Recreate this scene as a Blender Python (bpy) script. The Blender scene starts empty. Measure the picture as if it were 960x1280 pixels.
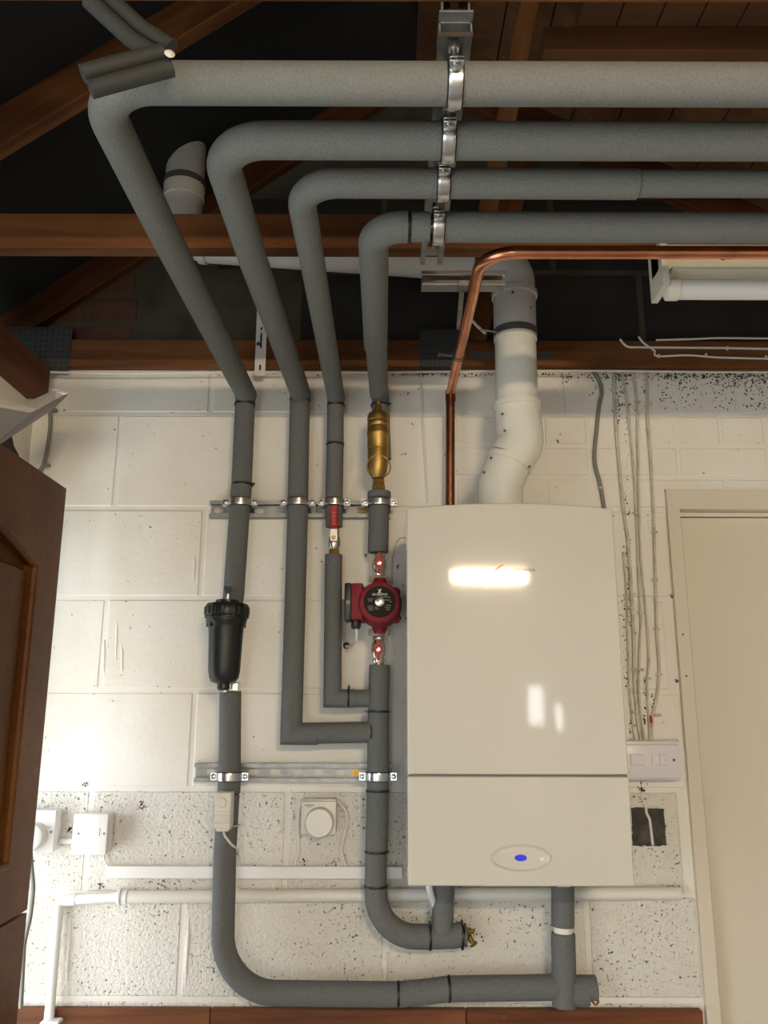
import bpy, bmesh, math, random
from mathutils import Vector, Matrix
random.seed(7)
SC = bpy.context.scene
COL = SC.collection
PI = math.pi

# ------------------------------------------------------------------ camera, world, lights, exposure
F = 1035.0
PITCH = math.radians(13.2)
ROLL = math.radians(0.15)
CZ = 1.5
cd = bpy.data.cameras.new('camera')
cam = bpy.data.objects.new('camera', cd); COL.objects.link(cam)
cd.sensor_fit = 'HORIZONTAL'; cd.sensor_width = 36; cd.lens = F / 960 * 36
cd.clip_start = .02; cd.clip_end = 50
cam.matrix_world = Matrix.Translation((0, 0, CZ)) @ Matrix.Rotation(PI/2 + PITCH, 4, 'X') @ Matrix.Rotation(ROLL, 4, 'Z')
SC.camera = cam
SC.view_settings.view_transform = 'Standard'
SC.view_settings.look = 'None'
SC.view_settings.gamma = 1
SC.view_settings.use_curve_mapping = False
SC.view_settings.exposure = 0.0

w = bpy.data.worlds.new('world'); SC.world = w; w.use_nodes = True
bgn = w.node_tree.nodes['Background']
bgn.inputs[0].default_value = (.88, .94, 1, 1)
bgn.inputs[1].default_value = 2.0

LAMP = (0.585, -1.60, 2.255)          # fluorescent tube behind the camera, same height as the one on the right
def area(name, loc, rot, sx, sy, power, col):
    l = bpy.data.lights.new(name, 'AREA'); l.shape = 'RECTANGLE'; l.size = sx; l.size_y = sy
    l.energy = power; l.color = col
    o = bpy.data.objects.new(name, l); o.location = loc; o.rotation_euler = rot; COL.objects.link(o); return o
area('side_door_daylight', (-1.30, 1.42, .80), (0, -PI/2, 0), 1.4, .9, 21, (.93, .97, 1))
area('rear_fill_light', (-.5, -3.12, 1.0), (PI/2, 0, 0), .66, 1.9, 25, (.90, .95, 1))  # added daylight fill through an invented rear opening, clear of the boiler's reflection
area('side_opening_daylight', (-1.20, .25, .95), (0, -PI/2, 0), 1.8, 1.1, 17, (.90, .95, 1))
area('window_daylight', (1.185, -3.16, 1.51), (PI/2, 0, 0), .19, .32, 9, (1, .99, .96))
area('small_window_daylight', (1.415, -3.16, 1.425), (PI/2, 0, 0), .11, .23, 3.5, (1, .99, .96))

def at(px, py, d):
    """point at distance d in front of the camera (y = d) seen at pixel px, py of the 960x1280 photograph"""
    u = (px - 480) / F; v = (640 - py) / F
    c, s = math.cos(ROLL), math.sin(ROLL)
    u, v = u*c - v*s, u*s + v*c
    t = d / (math.cos(PITCH) - v * math.sin(PITCH))
    return Vector((t*u, d, CZ + t*(v*math.cos(PITCH) + math.sin(PITCH))))

# ------------------------------------------------------------------ materials
def mat(name, col, rough=.5, metal=0, spec=.5, coat=0, bump=None, vary=None, emit=None):
    m = bpy.data.materials.new(name); m.use_nodes = True
    nt = m.node_tree; b = nt.nodes['Principled BSDF']
    b.inputs['Base Color'].default_value = (*col, 1)
    b.inputs['Roughness'].default_value = rough
    b.inputs['Metallic'].default_value = metal
    b.inputs['Specular IOR Level'].default_value = spec
    b.inputs['Coat Weight'].default_value = coat
    b.inputs['Coat Roughness'].default_value = .05
    if emit:
        b.inputs['Emission Color'].default_value = (*emit[0], 1); b.inputs['Emission Strength'].default_value = emit[1]
    tc = nt.nodes.new('ShaderNodeNewGeometry')
    if bump:
        scale, strength, dist = bump
        n = nt.nodes.new('ShaderNodeTexNoise'); n.inputs['Scale'].default_value = scale; n.inputs['Detail'].default_value = 4
        nt.links.new(tc.outputs['Position'], n.inputs['Vector'])
        bp = nt.nodes.new('ShaderNodeBump'); bp.inputs['Strength'].default_value = strength; bp.inputs['Distance'].default_value = dist
        nt.links.new(n.outputs['Fac'], bp.inputs['Height']); nt.links.new(bp.outputs['Normal'], b.inputs['Normal'])
    if vary:
        scale, col2, lo, hi = vary
        n = nt.nodes.new('ShaderNodeTexNoise'); n.inputs['Scale'].default_value = scale; n.inputs['Detail'].default_value = 5
        nt.links.new(tc.outputs['Position'], n.inputs['Vector'])
        r = nt.nodes.new('ShaderNodeValToRGB')
        r.color_ramp.elements[0].position = lo; r.color_ramp.elements[0].color = (*col, 1)
        r.color_ramp.elements[1].position = hi; r.color_ramp.elements[1].color = (*col2, 1)
        nt.links.new(n.outputs['Fac'], r.inputs['Fac']); nt.links.new(r.outputs['Color'], b.inputs['Base Color'])
    return m

def wood(name, c1, c2, scale=1.0, rough=.65):
    m = bpy.data.materials.new(name); m.use_nodes = True
    nt = m.node_tree; b = nt.nodes['Principled BSDF']; L = nt.links.new
    tc = nt.nodes.new('ShaderNodeTexCoord')
    mp = nt.nodes.new('ShaderNodeMapping'); mp.inputs['Scale'].default_value = (1.2*scale, 14*scale, 14*scale)
    L(tc.outputs['Object'], mp.inputs['Vector'])
    n = nt.nodes.new('ShaderNodeTexNoise'); n.inputs['Scale'].default_value = 2.2; n.inputs['Detail'].default_value = 6; n.inputs['Distortion'].default_value = .8
    L(mp.outputs[0], n.inputs['Vector'])
    r = nt.nodes.new('ShaderNodeValToRGB')
    r.color_ramp.elements[0].position = .3; r.color_ramp.elements[0].color = (*c1, 1)
    r.color_ramp.elements[1].position = .7; r.color_ramp.elements[1].color = (*c2, 1)
    L(n.outputs['Fac'], r.inputs['Fac'])
    n2 = nt.nodes.new('ShaderNodeTexNoise'); n2.inputs['Scale'].default_value = 3.0; n2.inputs['Detail'].default_value = 2
    L(tc.outputs['Object'], n2.inputs['Vector'])
    mx = nt.nodes.new('ShaderNodeMix'); mx.data_type = 'RGBA'; mx.blend_type = 'MULTIPLY'
    r2 = nt.nodes.new('ShaderNodeValToRGB'); r2.color_ramp.elements[0].position = .35; r2.color_ramp.elements[0].color = (.45, .4, .38, 1); r2.color_ramp.elements[1].position = .6
    L(n2.outputs['Fac'], r2.inputs['Fac'])
    mx.inputs[0].default_value = .7
    L(r.outputs['Color'], mx.inputs[6]); L(r2.outputs['Color'], mx.inputs[7]); L(mx.outputs[2], b.inputs['Base Color'])
    b.inputs['Roughness'].default_value = rough; b.inputs['Specular IOR Level'].default_value = .18
    bp = nt.nodes.new('ShaderNodeBump'); bp.inputs['Strength'].default_value = .25; bp.inputs['Distance'].default_value = .002
    L(n.outputs['Fac'], bp.inputs['Height']); L(bp.outputs['Normal'], b.inputs['Normal'])
    return m

def painted_block(name, rough_amt, pit_scale, pit_th, base=(.80, .79, .74)):
    """white masonry paint over concrete block: lumps, pits that show the dark block, grime by the roof timbers"""
    m = bpy.data.materials.new(name); m.use_nodes = True
    nt = m.node_tree; b = nt.nodes['Principled BSDF']; L = nt.links.new; N = nt.nodes.new
    g = N('ShaderNodeNewGeometry')
    b.inputs['Roughness'].default_value = .6
    n1 = N('ShaderNodeTexNoise'); n1.inputs['Scale'].default_value = 130 if rough_amt > .5 else 55; n1.inputs['Detail'].default_value = 5; n1.inputs['Roughness'].default_value = .6
    L(g.outputs['Position'], n1.inputs['Vector'])
    # pits
    n2 = N('ShaderNodeTexNoise'); n2.inputs['Scale'].default_value = pit_scale; n2.inputs['Detail'].default_value = 3; n2.inputs['Roughness'].default_value = .65
    L(g.outputs['Position'], n2.inputs['Vector'])
    n3 = N('ShaderNodeTexNoise'); n3.inputs['Scale'].default_value = 6; n3.inputs['Detail'].default_value = 3
    L(g.outputs['Position'], n3.inputs['Vector'])
    ad = N('ShaderNodeMath'); ad.operation = 'MULTIPLY_ADD'; L(n3.outputs['Fac'], ad.inputs[0]); ad.inputs[1].default_value = .22; L(n2.outputs['Fac'], ad.inputs[2])
    # mould: stronger close under the roof timber on the east half
    sp = N('ShaderNodeSeparateXYZ'); L(g.outputs['Position'], sp.inputs[0])
    mz = N('ShaderNodeMapRange'); mz.inputs['From Min'].default_value = 2.20; mz.inputs['From Max'].default_value = 2.35; L(sp.outputs['Z'], mz.inputs['Value'])
    mxx = N('ShaderNodeMapRange'); mxx.inputs['From Min'].default_value = .35; mxx.inputs['From Max'].default_value = .8; mxx.inputs['To Min'].default_value = .25; L(sp.outputs['X'], mxx.inputs['Value'])
    mm = N('ShaderNodeMath'); mm.operation = 'MULTIPLY'; L(mz.outputs[0], mm.inputs[0]); L(mxx.outputs[0], mm.inputs[1])
    a2 = N('ShaderNodeMath'); a2.operation = 'MULTIPLY_ADD'; L(mm.outputs[0], a2.inputs[0]); a2.inputs[1].default_value = .115; L(ad.outputs[0], a2.inputs[2])
    rp = N('ShaderNodeValToRGB'); rp.color_ramp.elements[0].position = pit_th; rp.color_ramp.elements[0].color = (0, 0, 0, 1)
    rp.color_ramp.elements[1].position = pit_th + .03; rp.color_ramp.elements[1].color = (1, 1, 1, 1)
    L(a2.outputs[0], rp.inputs['Fac'])
    # base with slight yellowing
    rb = N('ShaderNodeValToRGB'); rb.color_ramp.elements[0].position = .35; rb.color_ramp.elements[0].color = (base[0]*.93, base[1]*.9, base[2]*.84, 1)
    rb.color_ramp.elements[1].position = .62; rb.color_ramp.elements[1].color = (*base, 1)
    n4 = N('ShaderNodeTexNoise'); n4.inputs['Scale'].default_value = 3.5; n4.inputs['Detail'].default_value = 6; L(g.outputs['Position'], n4.inputs['Vector'])
    L(n4.outputs['Fac'], rb.inputs['Fac'])
    mx = N('ShaderNodeMix'); mx.data_type = 'RGBA'; L(rp.outputs['Color'], mx.inputs[0]); L(rb.outputs['Color'], mx.inputs[6]); mx.inputs[7].default_value = (.15, .135, .11, 1)
    L(mx.outputs[2], b.inputs['Base Color'])
    h = N('ShaderNodeMath'); h.operation = 'MULTIPLY_ADD'; L(rp.outputs['Color'], h.inputs[0]); h.inputs[1].default_value = -.9; L(n1.outputs['Fac'], h.inputs[2])
    bp = N('ShaderNodeBump'); bp.inputs['Strength'].default_value = rough_amt; bp.inputs['Distance'].default_value = .0065 if rough_amt > .5 else .003
    L(h.outputs[0], bp.inputs['Height']); L(bp.outputs['Normal'], b.inputs['Normal'])
    return m

M = {}
M['block_smooth'] = painted_block('painted_block_smooth', .35, 62, .795)
M['block_rough'] = painted_block('painted_block_rough', 1.0, 125, .745)
M['mortar'] = painted_block('painted_mortar', .4, 60, .83, (.80, .79, .75))
M['dark_block'] = mat('dark_dense_block', (.022, .022, .021), .95, bump=(90, .5, .004), vary=(4, (.035, .033, .028), .4, .7))
M['bare_mortar'] = mat('bare_mortar', (.09, .078, .055), .95, bump=(60, .6, .004), vary=(9, (.05, .045, .035), .4, .7))
M['brick'] = mat('dusty_red_brick', (.13, .055, .035), .9, bump=(60, .5, .003), vary=(14, (.08, .045, .03), .4, .65))
M['bare_patch'] = mat('bare_grey_block', (.045, .042, .035), .9, bump=(70, .9, .006), vary=(30, (.10, .09, .07), .45, .7))
M['timber'] = wood('roof_timber', (.105, .040, .013), (.22, .090, .032))
M['lamplit_web_timber'] = wood('lamplit_web_timber', (.26, .11, .038), (.42, .19, .07))  # lighter wood colour stands in for lamp light on the webs
M['loft_batten'] = wood('loft_batten', (.13, .055, .02), (.24, .11, .045))
M['timber_dark'] = wood('old_roof_timber', (.075, .026, .011), (.15, .052, .020))
M['boards'] = wood('sarking_board', (.14, .065, .03), (.22, .11, .055))
M['door_wood'] = wood('stained_door_wood', (.135, .050, .011), (.18, .070, .017), 1.5, .5)
M['rail_wood'] = wood('red_stained_rail', (.12, .040, .015), (.24, .095, .04), 1.2, .5)
M['felt'] = mat('roof_felt', (.010, .010, .011), .95, bump=(30, .4, .004))
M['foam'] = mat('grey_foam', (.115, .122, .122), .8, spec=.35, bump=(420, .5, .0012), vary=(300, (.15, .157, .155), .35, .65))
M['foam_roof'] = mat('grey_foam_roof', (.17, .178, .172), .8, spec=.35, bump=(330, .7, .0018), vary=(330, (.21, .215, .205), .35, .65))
M['foam_dark'] = mat('dark_foam', (.035, .037, .035), .7, bump=(200, .4, .0015))
M['tie'] = mat('black_nylon', (.008, .008, .008), .4)
M['zinc'] = mat('zinc_plated_steel', (.62, .63, .64), .28, 1, bump=(60, .15, .001))
M['galv'] = mat('galvanised_steel', (.27, .28, .28), .5, .9, bump=(40, .1, .001), vary=(35, (.36, .36, .35), .4, .6))
M['steel_dull'] = mat('dull_grey_steel', (.085, .09, .095), .65, .3)
M['nail_plate'] = mat('shade_darkened_plate', (.035, .037, .038), .7)  # plate colour darkened to paint in the gloom around the wall truss
M['rubber'] = mat('black_rubber', (.012, .012, .012), .7)
M['copper'] = mat('copper_tube', (.78, .33, .19), .27, 1, vary=(16, (.50, .20, .10), .45, .75), bump=(30, .15, .001))
M['copper_shade'] = mat('shade_darkened_copper', (.30, .125, .065), .38, 1, vary=(16, (.20, .08, .04), .45, .75))  # dark reflections on the lower run painted in as darker copper
M['brass'] = mat('satin_brass', (.46, .29, .09), .46, 1, bump=(120, .1, .0005))
M['nickel'] = mat('nickel_brass', (.75, .70, .58), .25, 1)
M['red'] = mat('red_paint', (.34, .012, .014), .4, spec=.3)
M['pump_red'] = mat('red_pump_paint', (.20, .013, .022), .6, spec=.3, bump=(200, .2, .001))
M['black'] = mat('black_plastic', (.010, .011, .011), .42, bump=(120, .08, .001))
M['black_satin'] = mat('black_label', (.016, .013, .010), .65, spec=.15)
M['white'] = mat('white_plastic', (.80, .80, .79), .32)
M['white_warm'] = mat('aged_white_plastic', (.76, .75, .69), .4)
M['white_lav'] = mat('white_switch_plate', (.74, .73, .78), .3)
M['flue'] = mat('white_flue_paint', (.74, .74, .68), .22, coat=.3)
M['flue_up'] = mat('grey_white_flue_paint', (.60, .60, .59), .35)
M['boiler'] = mat('white_enamel', (.61, .585, .52), .055, spec=.4, coat=.15)
M['boiler_gap'] = mat('dark_seam', (.16, .15, .13), .6)
M['blue'] = mat('blue_badge', (.02, .03, .55), .3, emit=((.03, .04, 1), .25))
M['orange'] = mat('orange_print', (.60, .16, .03), .4)
M['print_grey'] = mat('grey_print', (.12, .11, .10), .4)
M['print_white'] = mat('white_print', (.8, .8, .78), .4)
M['door_paint'] = mat('cream_gloss_paint', (.68, .625, .52), .30, coat=.25, bump=(40, .12, .001))
M['reflector_grey'] = mat('grey_side_face', (.33, .33, .34), .5)  # side face in a greyer tone than the folds above it
M['cable_grey'] = mat('grey_cable', (.22, .21, .18), .5)
M['cable_paint'] = mat('painted_cable', (.58, .54, .44), .55, vary=(40, (.40, .35, .27), .45, .7))
M['cable_white'] = mat('white_cable', (.74, .73, .68), .45)
M['tube_off'] = mat('unlit_tube_glass', (.78, .78, .77), .2)
M['batten'] = mat('batten_enamel', (.66, .64, .54), .4)
M['plaster'] = mat('grey_white_wall_paint', (.42, .39, .35), .8, bump=(30, .4, .003))
M['concrete'] = mat('concrete_floor', (.30, .29, .27), .85, bump=(20, .3, .003), vary=(3, (.22, .21, .2), .4, .6))
M['grime'] = mat('black_grime', (.03, .027, .022), .9)
M['grey_band'] = mat('grey_rubber_band', (.10, .085, .085), .5)
M['lamp_on'] = mat('lit_tube', (.9, .9, .9), .3, emit=((1, .775, .505), 540))
M['glass'] = None
mg = bpy.data.materials.new('window_glass'); mg.use_nodes = True
_b = mg.node_tree.nodes['Principled BSDF']; _b.inputs['Transmission Weight'].default_value = 1; _b.inputs['Roughness'].default_value = 0; _b.inputs['IOR'].default_value = 1.01
M['glass'] = mg
M['garden'] = mat('garden_green', (.12, .17, .08), .9, vary=(6, (.2, .26, .14), .4, .6))

# ------------------------------------------------------------------ helpers
def thing(name, label, cat, loc=(0, 0, 0), group=None):
    o = bpy.data.objects.new(name, None); o.empty_display_size = .05; COL.objects.link(o)
    o.location = loc; o['label'] = label; o['category'] = cat
    if group: o['group'] = group
    return o

def fin(bm, smooth):
    bmesh.ops.remove_doubles(bm, verts=bm.verts, dist=1e-6)
    bmesh.ops.recalc_face_normals(bm, faces=bm.faces)
    for f in bm.faces: f.smooth = smooth
    if smooth:
        for e in bm.edges:
            if len(e.link_faces) == 2 and e.calc_face_angle(0) > math.radians(38): e.smooth = False

def obj(name, bm, m, parent=None, smooth=True, label=None):
    """bm holds world coordinates; the mesh is stored relative to the (unrotated) parent"""
    fin(bm, smooth)
    me = bpy.data.meshes.new(name)
    off = world_loc(parent) if parent else Vector((0, 0, 0))
    if parent is None:
        zs = [v.co.z for v in bm.verts]; c = Vector((0, 0, 0))
        for v in bm.verts: c += v.co
        c /= len(bm.verts); off = Vector((c.x, c.y, min(zs)))
    bmesh.ops.translate(bm, verts=bm.verts, vec=-off)
    bm.to_mesh(me); bm.free()
    me.materials.append(m)
    o = bpy.data.objects.new(name, me); COL.objects.link(o)
    if parent: o.parent = parent
    else: o.location = off
    if label: o['label'] = label
    return o

def world_loc(o):
    v = Vector((0, 0, 0))
    while o is not None:
        v += o.location; o = o.parent
    return v

def tag(o, label, cat, group=None, kind=None):
    o['label'] = label; o['category'] = cat
    if group: o['group'] = group
    if kind: o['kind'] = kind
    return o

def struct(o):
    o['kind'] = 'structure'; return o

def NB(): return bmesh.new()

def box(bm, x0, x1, y0, y1, z0, z1, bev=0, seg=1):
    t = bmesh.new()
    bmesh.ops.create_cube(t, size=1)
    for v in t.verts:
        v.co = Vector(((x0+x1)/2 + v.co.x*(x1-x0), (y0+y1)/2 + v.co.y*(y1-y0), (z0+z1)/2 + v.co.z*(z1-z0)))
    if bev: bmesh.ops.bevel(t, geom=t.edges[:], offset=bev, segments=seg, affect='EDGES', profile=.5)
    merge(bm, t); return bm

def merge(bm, t, mtx=None):
    if mtx is not None: bmesh.ops.transform(t, matrix=mtx, verts=t.verts)
    vm = {}
    for v in t.verts: vm[v] = bm.verts.new(v.co)
    for f in t.faces:
        try: bm.faces.new([vm[v] for v in f.verts])
        except ValueError: pass
    t.free()

def B(*a, **k): return box(NB(), *a, **k)

def frame_of(d):
    d = d.normalized()
    a = Vector((0, 0, 1)) if abs(d.z) < .9 else Vector((1, 0, 0))
    x = d.cross(a).normalized(); return x, x.cross(d).normalized()

def tube(bm, pts, r, seg=20, radii=None, cap=True):
    pts = [Vector(p) for p in pts]
    n = len(pts); rings = []; x = None
    for i, p in enumerate(pts):
        d = (pts[min(i+1, n-1)] - pts[max(i-1, 0)])
        if d.length < 1e-9: d = Vector((0, 0, 1))
        d.normalize()
        if x is None: x, y = frame_of(d)
        else:
            x = (x - d * x.dot(d)).normalized(); y = x.cross(d).normalized()
        rr = radii[i] if radii else r
        # mitre stretch so that a bent tube keeps its thickness
        rings.append([bm.verts.new(p + rr*(x*math.cos(2*PI*k/seg) + y*math.sin(2*PI*k/seg))) for k in range(seg)])
    for a, b in zip(rings, rings[1:]):
        for k in range(seg):
            bm.faces.new((a[k], a[(k+1) % seg], b[(k+1) % seg], b[k]))
    if cap:
        bm.faces.new(rings[0][::-1]); bm.faces.new(rings[-1])
    return bm

def fillet(pts, rad, n=10):
    pts = [Vector(p) for p in pts]
    out = [pts[0]]
    for i in range(1, len(pts)-1):
        a, b, c = pts[i-1], pts[i], pts[i+1]
        r = rad[i-1] if isinstance(rad, (list, tuple)) else rad
        u = (a-b).normalized(); v = (c-b).normalized()
        ang = u.angle(v)
        if r <= 0 or ang > PI - .02: out.append(b); continue
        t = min(r / math.tan(ang/2), (a-b).length*.48 if i > 1 else (a-b).length*.95, (c-b).length*.48 if i < len(pts)-2 else (c-b).length*.95)
        r = t * math.tan(ang/2)
        cen = b + (u+v).normalized() * (r / math.sin(ang/2))
        s0 = b + u*t - cen; s1 = b + v*t - cen
        tot = s0.angle(s1); ax = s0.cross(s1).normalized()
        for k in range(n+1):
            out.append(cen + Matrix.Rotation(tot*k/n, 3, ax) @ s0)
    out.append(pts[-1])
    return out

def lathe(bm, prof, origin, axis=(0, 0, 1), seg=32, rfun=None):
    """prof: (radius, height) pairs along axis from origin"""
    axis = Vector(axis).normalized(); x, y = frame_of(axis); o = Vector(origin); rings = []
    for (r, h) in prof:
        if r < 1e-6: rings.append([bm.verts.new(o + axis*h)])
        else:
            rings.append([bm.verts.new(o + axis*h + (rfun(k, r) if rfun else r)*(x*math.cos(2*PI*k/seg) + y*math.sin(2*PI*k/seg))) for k in range(seg)])
    for a, b in zip(rings, rings[1:]):
        if len(a) == 1 and len(b) == 1: continue
        for k in range(seg):
            k2 = (k+1) % seg
            if len(a) == 1: bm.faces.new((a[0], b[k2], b[k]))
            elif len(b) == 1: bm.faces.new((a[k], a[k2], b[0]))
            else: bm.faces.new((a[k], a[k2], b[k2], b[k]))
    if len(rings[0]) > 1: bm.faces.new(rings[0][::-1])
    if len(rings[-1]) > 1: bm.faces.new(rings[-1])
    return bm

def hexnut(bm, origin, axis, r, h, seg=6, ch=.0012):
    return lathe(bm, [(r*.9, 0), (r, ch), (r, h-ch), (r*.9, h)], origin, axis, seg)

def torus(bm, c, axis, R, r, seg=32, rs=8, squash=1.0):
    axis = Vector(axis).normalized(); x, y = frame_of(axis); c = Vector(c); rings = []
    for i in range(seg):
        a = 2*PI*i/seg; rd = x*math.cos(a) + y*math.sin(a)
        rings.append([bm.verts.new(c + rd*(R + r*math.cos(2*PI*j/rs)) + axis*(r*squash*math.sin(2*PI*j/rs))) for j in range(rs)])
    for i in range(seg):
        for j in range(rs):
            a, b = rings[i], rings[(i+1) % seg]
            bm.faces.new((a[j], a[(j+1) % rs], b[(j+1) % rs], b[j]))
    return bm

def prism(bm, pts, vec):
    a = [bm.verts.new(Vector(p)) for p in pts]; b = [bm.verts.new(Vector(p)+Vector(vec)) for p in pts]
    n = len(a)
    bm.faces.new(a[::-1]); bm.faces.new(b)
    for i in range(n): bm.faces.new((a[i], a[(i+1) % n], b[(i+1) % n], b[i]))
    return bm

def slot_pts(cx, cy, w, h, n=6):
    """stadium outline, counter clockwise; w along x, h along y"""
    out = []
    if w >= h:
        r = h/2; e = w/2 - r
        for k in range(n+1): a = -PI/2 + PI*k/n; out.append((cx+e+r*math.cos(a), cy+r*math.sin(a)))
        for k in range(n+1): a = PI/2 + PI*k/n; out.append((cx-e+r*math.cos(a), cy+r*math.sin(a)))
    else:
        r = w/2; e = h/2 - r
        for k in range(n+1): a = PI*k/n; out.append((cx+r*math.cos(a), cy+e+r*math.sin(a)))
        for k in range(n+1): a = PI + PI*k/n; out.append((cx+r*math.cos(a), cy-e+r*math.sin(a)))
    return out

def curve_bm(cu, mtx):
    o = bpy.data.objects.new('tmp', cu); COL.objects.link(o)
    dg = bpy.context.evaluated_depsgraph_get()
    me = o.evaluated_get(dg).to_mesh()
    bm = bmesh.new(); bm.from_mesh(me); o.evaluated_get(dg).to_mesh_clear()
    bpy.data.objects.remove(o)
    bmesh.ops.transform(bm, matrix=mtx, verts=bm.verts)
    return bm

def plate(outline, holes, thick, mtx):
    """flat plate with holes; local XY outline, centred thickness along local Z"""
    cu = bpy.data.curves.new('tmp', 'CURVE'); cu.dimensions = '2D'; cu.fill_mode = 'BOTH'; cu.extrude = thick/2
    for poly in [outline] + holes:
        s = cu.splines.new('POLY'); s.points.add(len(poly)-1); s.use_cyclic_u = True
        for i, p in enumerate(poly): s.points[i].co = (p[0], p[1], 0, 1)
    return curve_bm(cu, mtx)

def basis(origin, x, y):
    x = Vector(x).normalized(); z = x.cross(Vector(y)).normalized(); y = z.cross(x)
    m = Matrix((x, y, z)).transposed().to_4x4(); m.translation = Vector(origin); return m

FACE = lambda p: basis(p, (1, 0, 0), (0, 0, 1))       # local XY on a wall facing the camera, local Z towards the camera

def text(body, size, mtx, depth=.0002, align='CENTER', width=None):
    cu = bpy.data.curves.new('tmp', 'FONT'); cu.body = body; cu.size = size; cu.extrude = depth; cu.align_x = align; cu.align_y = 'CENTER'
    cu.resolution_u = 2
    bm = curve_bm(cu, Matrix.Identity(4))
    if width:
        xs = [v.co.x for v in bm.verts]; k = width / (max(xs)-min(xs))
        for v in bm.verts: v.co.x *= k
    bmesh.ops.transform(bm, matrix=mtx, verts=bm.verts)
    return bm

def beam(name, p0, p1, depth, height, m, parent, up=None):
    """timber from p0 to p1 (centre line), depth across, height in the plane of up"""
    p0, p1 = Vector(p0), Vector(p1); d = p1-p0; L = d.length
    x = d.normalized(); up = Vector(up or (0, 0, 1)); y = up.cross(x).normalized(); z = x.cross(y)
    bm = NB(); box(bm, -L/2, L/2, -depth/2, depth/2, -height/2, height/2, .002)
    fin(bm, False)
    me = bpy.data.meshes.new(name); bm.to_mesh(me); bm.free(); me.materials.append(m)
    o = bpy.data.objects.new(name, me); COL.objects.link(o)
    mt = Matrix((x, y, z)).transposed().to_4x4(); mt.translation = (p0+p1)/2 - (world_loc(parent) if parent else Vector((0, 0, 0)))
    o.parent = parent; o.matrix_local = mt
    return o

# ------------------------------------------------------------------ the shell
YW = 2.0            # front of the gable wall
XL, XR = -.895, 1.72
YB = -3.0           # wall behind the camera
CH = 2.342          # underside of the truss chords
def roof_z(x):      # underside of the rafters
    return CZ + (1.06 + .75*(x+.751) if x < .087 else 1.69 - .53*(x-.087))

DX0 = at(833, 700, YW).x + .008      # outer edge of the door lining
DZT = at(880, 613, YW).z
DX1 = 1.60
EX = 0.012
# mortar core of the gable wall, with the door opening left in it
core = plate([(XL-.1, 0), (DX0, 0), (DX0, DZT), (DX1, DZT), (DX1, 0), (XR+.1, 0), (XR+.1, 2.45), (.087, 3.45), (XL-.1, 2.45)], [], .12, FACE((0, YW+.0622, 0)))
wall = struct(obj('wall_back', core, M['mortar'], None, False))
wall['label'] = 'painted concrete block gable wall that carries the boiler and the pipes'

blockcache = {}
def lay(kind, x0, x1, z0, z1, m, name='block', d=.02, y=YW, bev=.0022):
    w_, h_ = round(x1-x0, 4), round(z1-z0, 4)
    if w_ < .015 or h_ < .015: return
    key = (kind, w_, h_, m.name)
    if key not in blockcache:
        bm = NB(); box(bm, -w_/2, w_/2, 0, d, -h_/2, h_/2, bev); fin(bm, False)
        me = bpy.data.meshes.new(name); bm.to_mesh(me); bm.free(); me.materials.append(m); blockcache[key] = me
    o = bpy.data.objects.new(name, blockcache[key]); COL.objects.link(o); o.parent = wall
    o.location = Vector(((x0+x1)/2, y + random.uniform(-.0015, .001), (z0+z1)/2)) - wall.location
    return o

zc = [at(480, y, YW).z for y in (466, 518, 636, 748, 864, 987, 1118, 1250)]   # course joints met in the photo, top to bottom
JT = .011
def row(z1, z0, joint, m, xa=XL, xb=XR, step=.45, skip=None):
    x = joint - step*math.ceil((joint-xa)/step)
    while x < xb:
        a, b = max(x+JT/2, xa), min(x+step-JT/2, xb)
        if z0 < DZT and b > DX0 and a < DX1:
            if a < DX0: lay('b', a, DX0-.002, z0, z1, m)
            if b > DX1: lay('b', DX1+.002, b, z0, z1, m)
        elif b > a: lay('b', a, b, z0, z1, m)
        x += step
JO, JE = -.445, -.67
row(CH+.02, zc[1]+JT/2, JO, M['block_smooth'])
# second course: blocks on the west, three courses of painted bricks over the door on the east
XS = at(565, 560, YW).x
row(zc[1]-JT/2, zc[2]+JT/2, JE, M['block_smooth'], XL, XS)
hb = (zc[1]-zc[2])/3
for k in range(3):
    za, zb = zc[1]-k*hb-.005, zc[1]-(k+1)*hb+.005
    st = .1125 if k == 0 else .225
    x = XS + .008 - (st/2 if k % 2 else 0)
    while x < XR:
        a, b = max(x+.004, XS+.008), min(x+st-.004, XR)
        if b-a > .03: lay('k', a, b, zb, za, M['block_smooth'], 'brick', .018, YW+.001, .0025)
        x += st
mats = ['block_smooth']*3 + ['block_rough']*2
for i in range(2, 7):
    row(zc[i]-JT/2, zc[i+1]+JT/2, JO if i % 2 == 0 else JE, M[mats[i-2]])
z = zc[7]; k = 0
while z > .1:
    row(z-JT/2, z-.225+JT/2, JE if k % 2 == 0 else JO, M['block_rough']); z -= .225; k += 1
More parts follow.
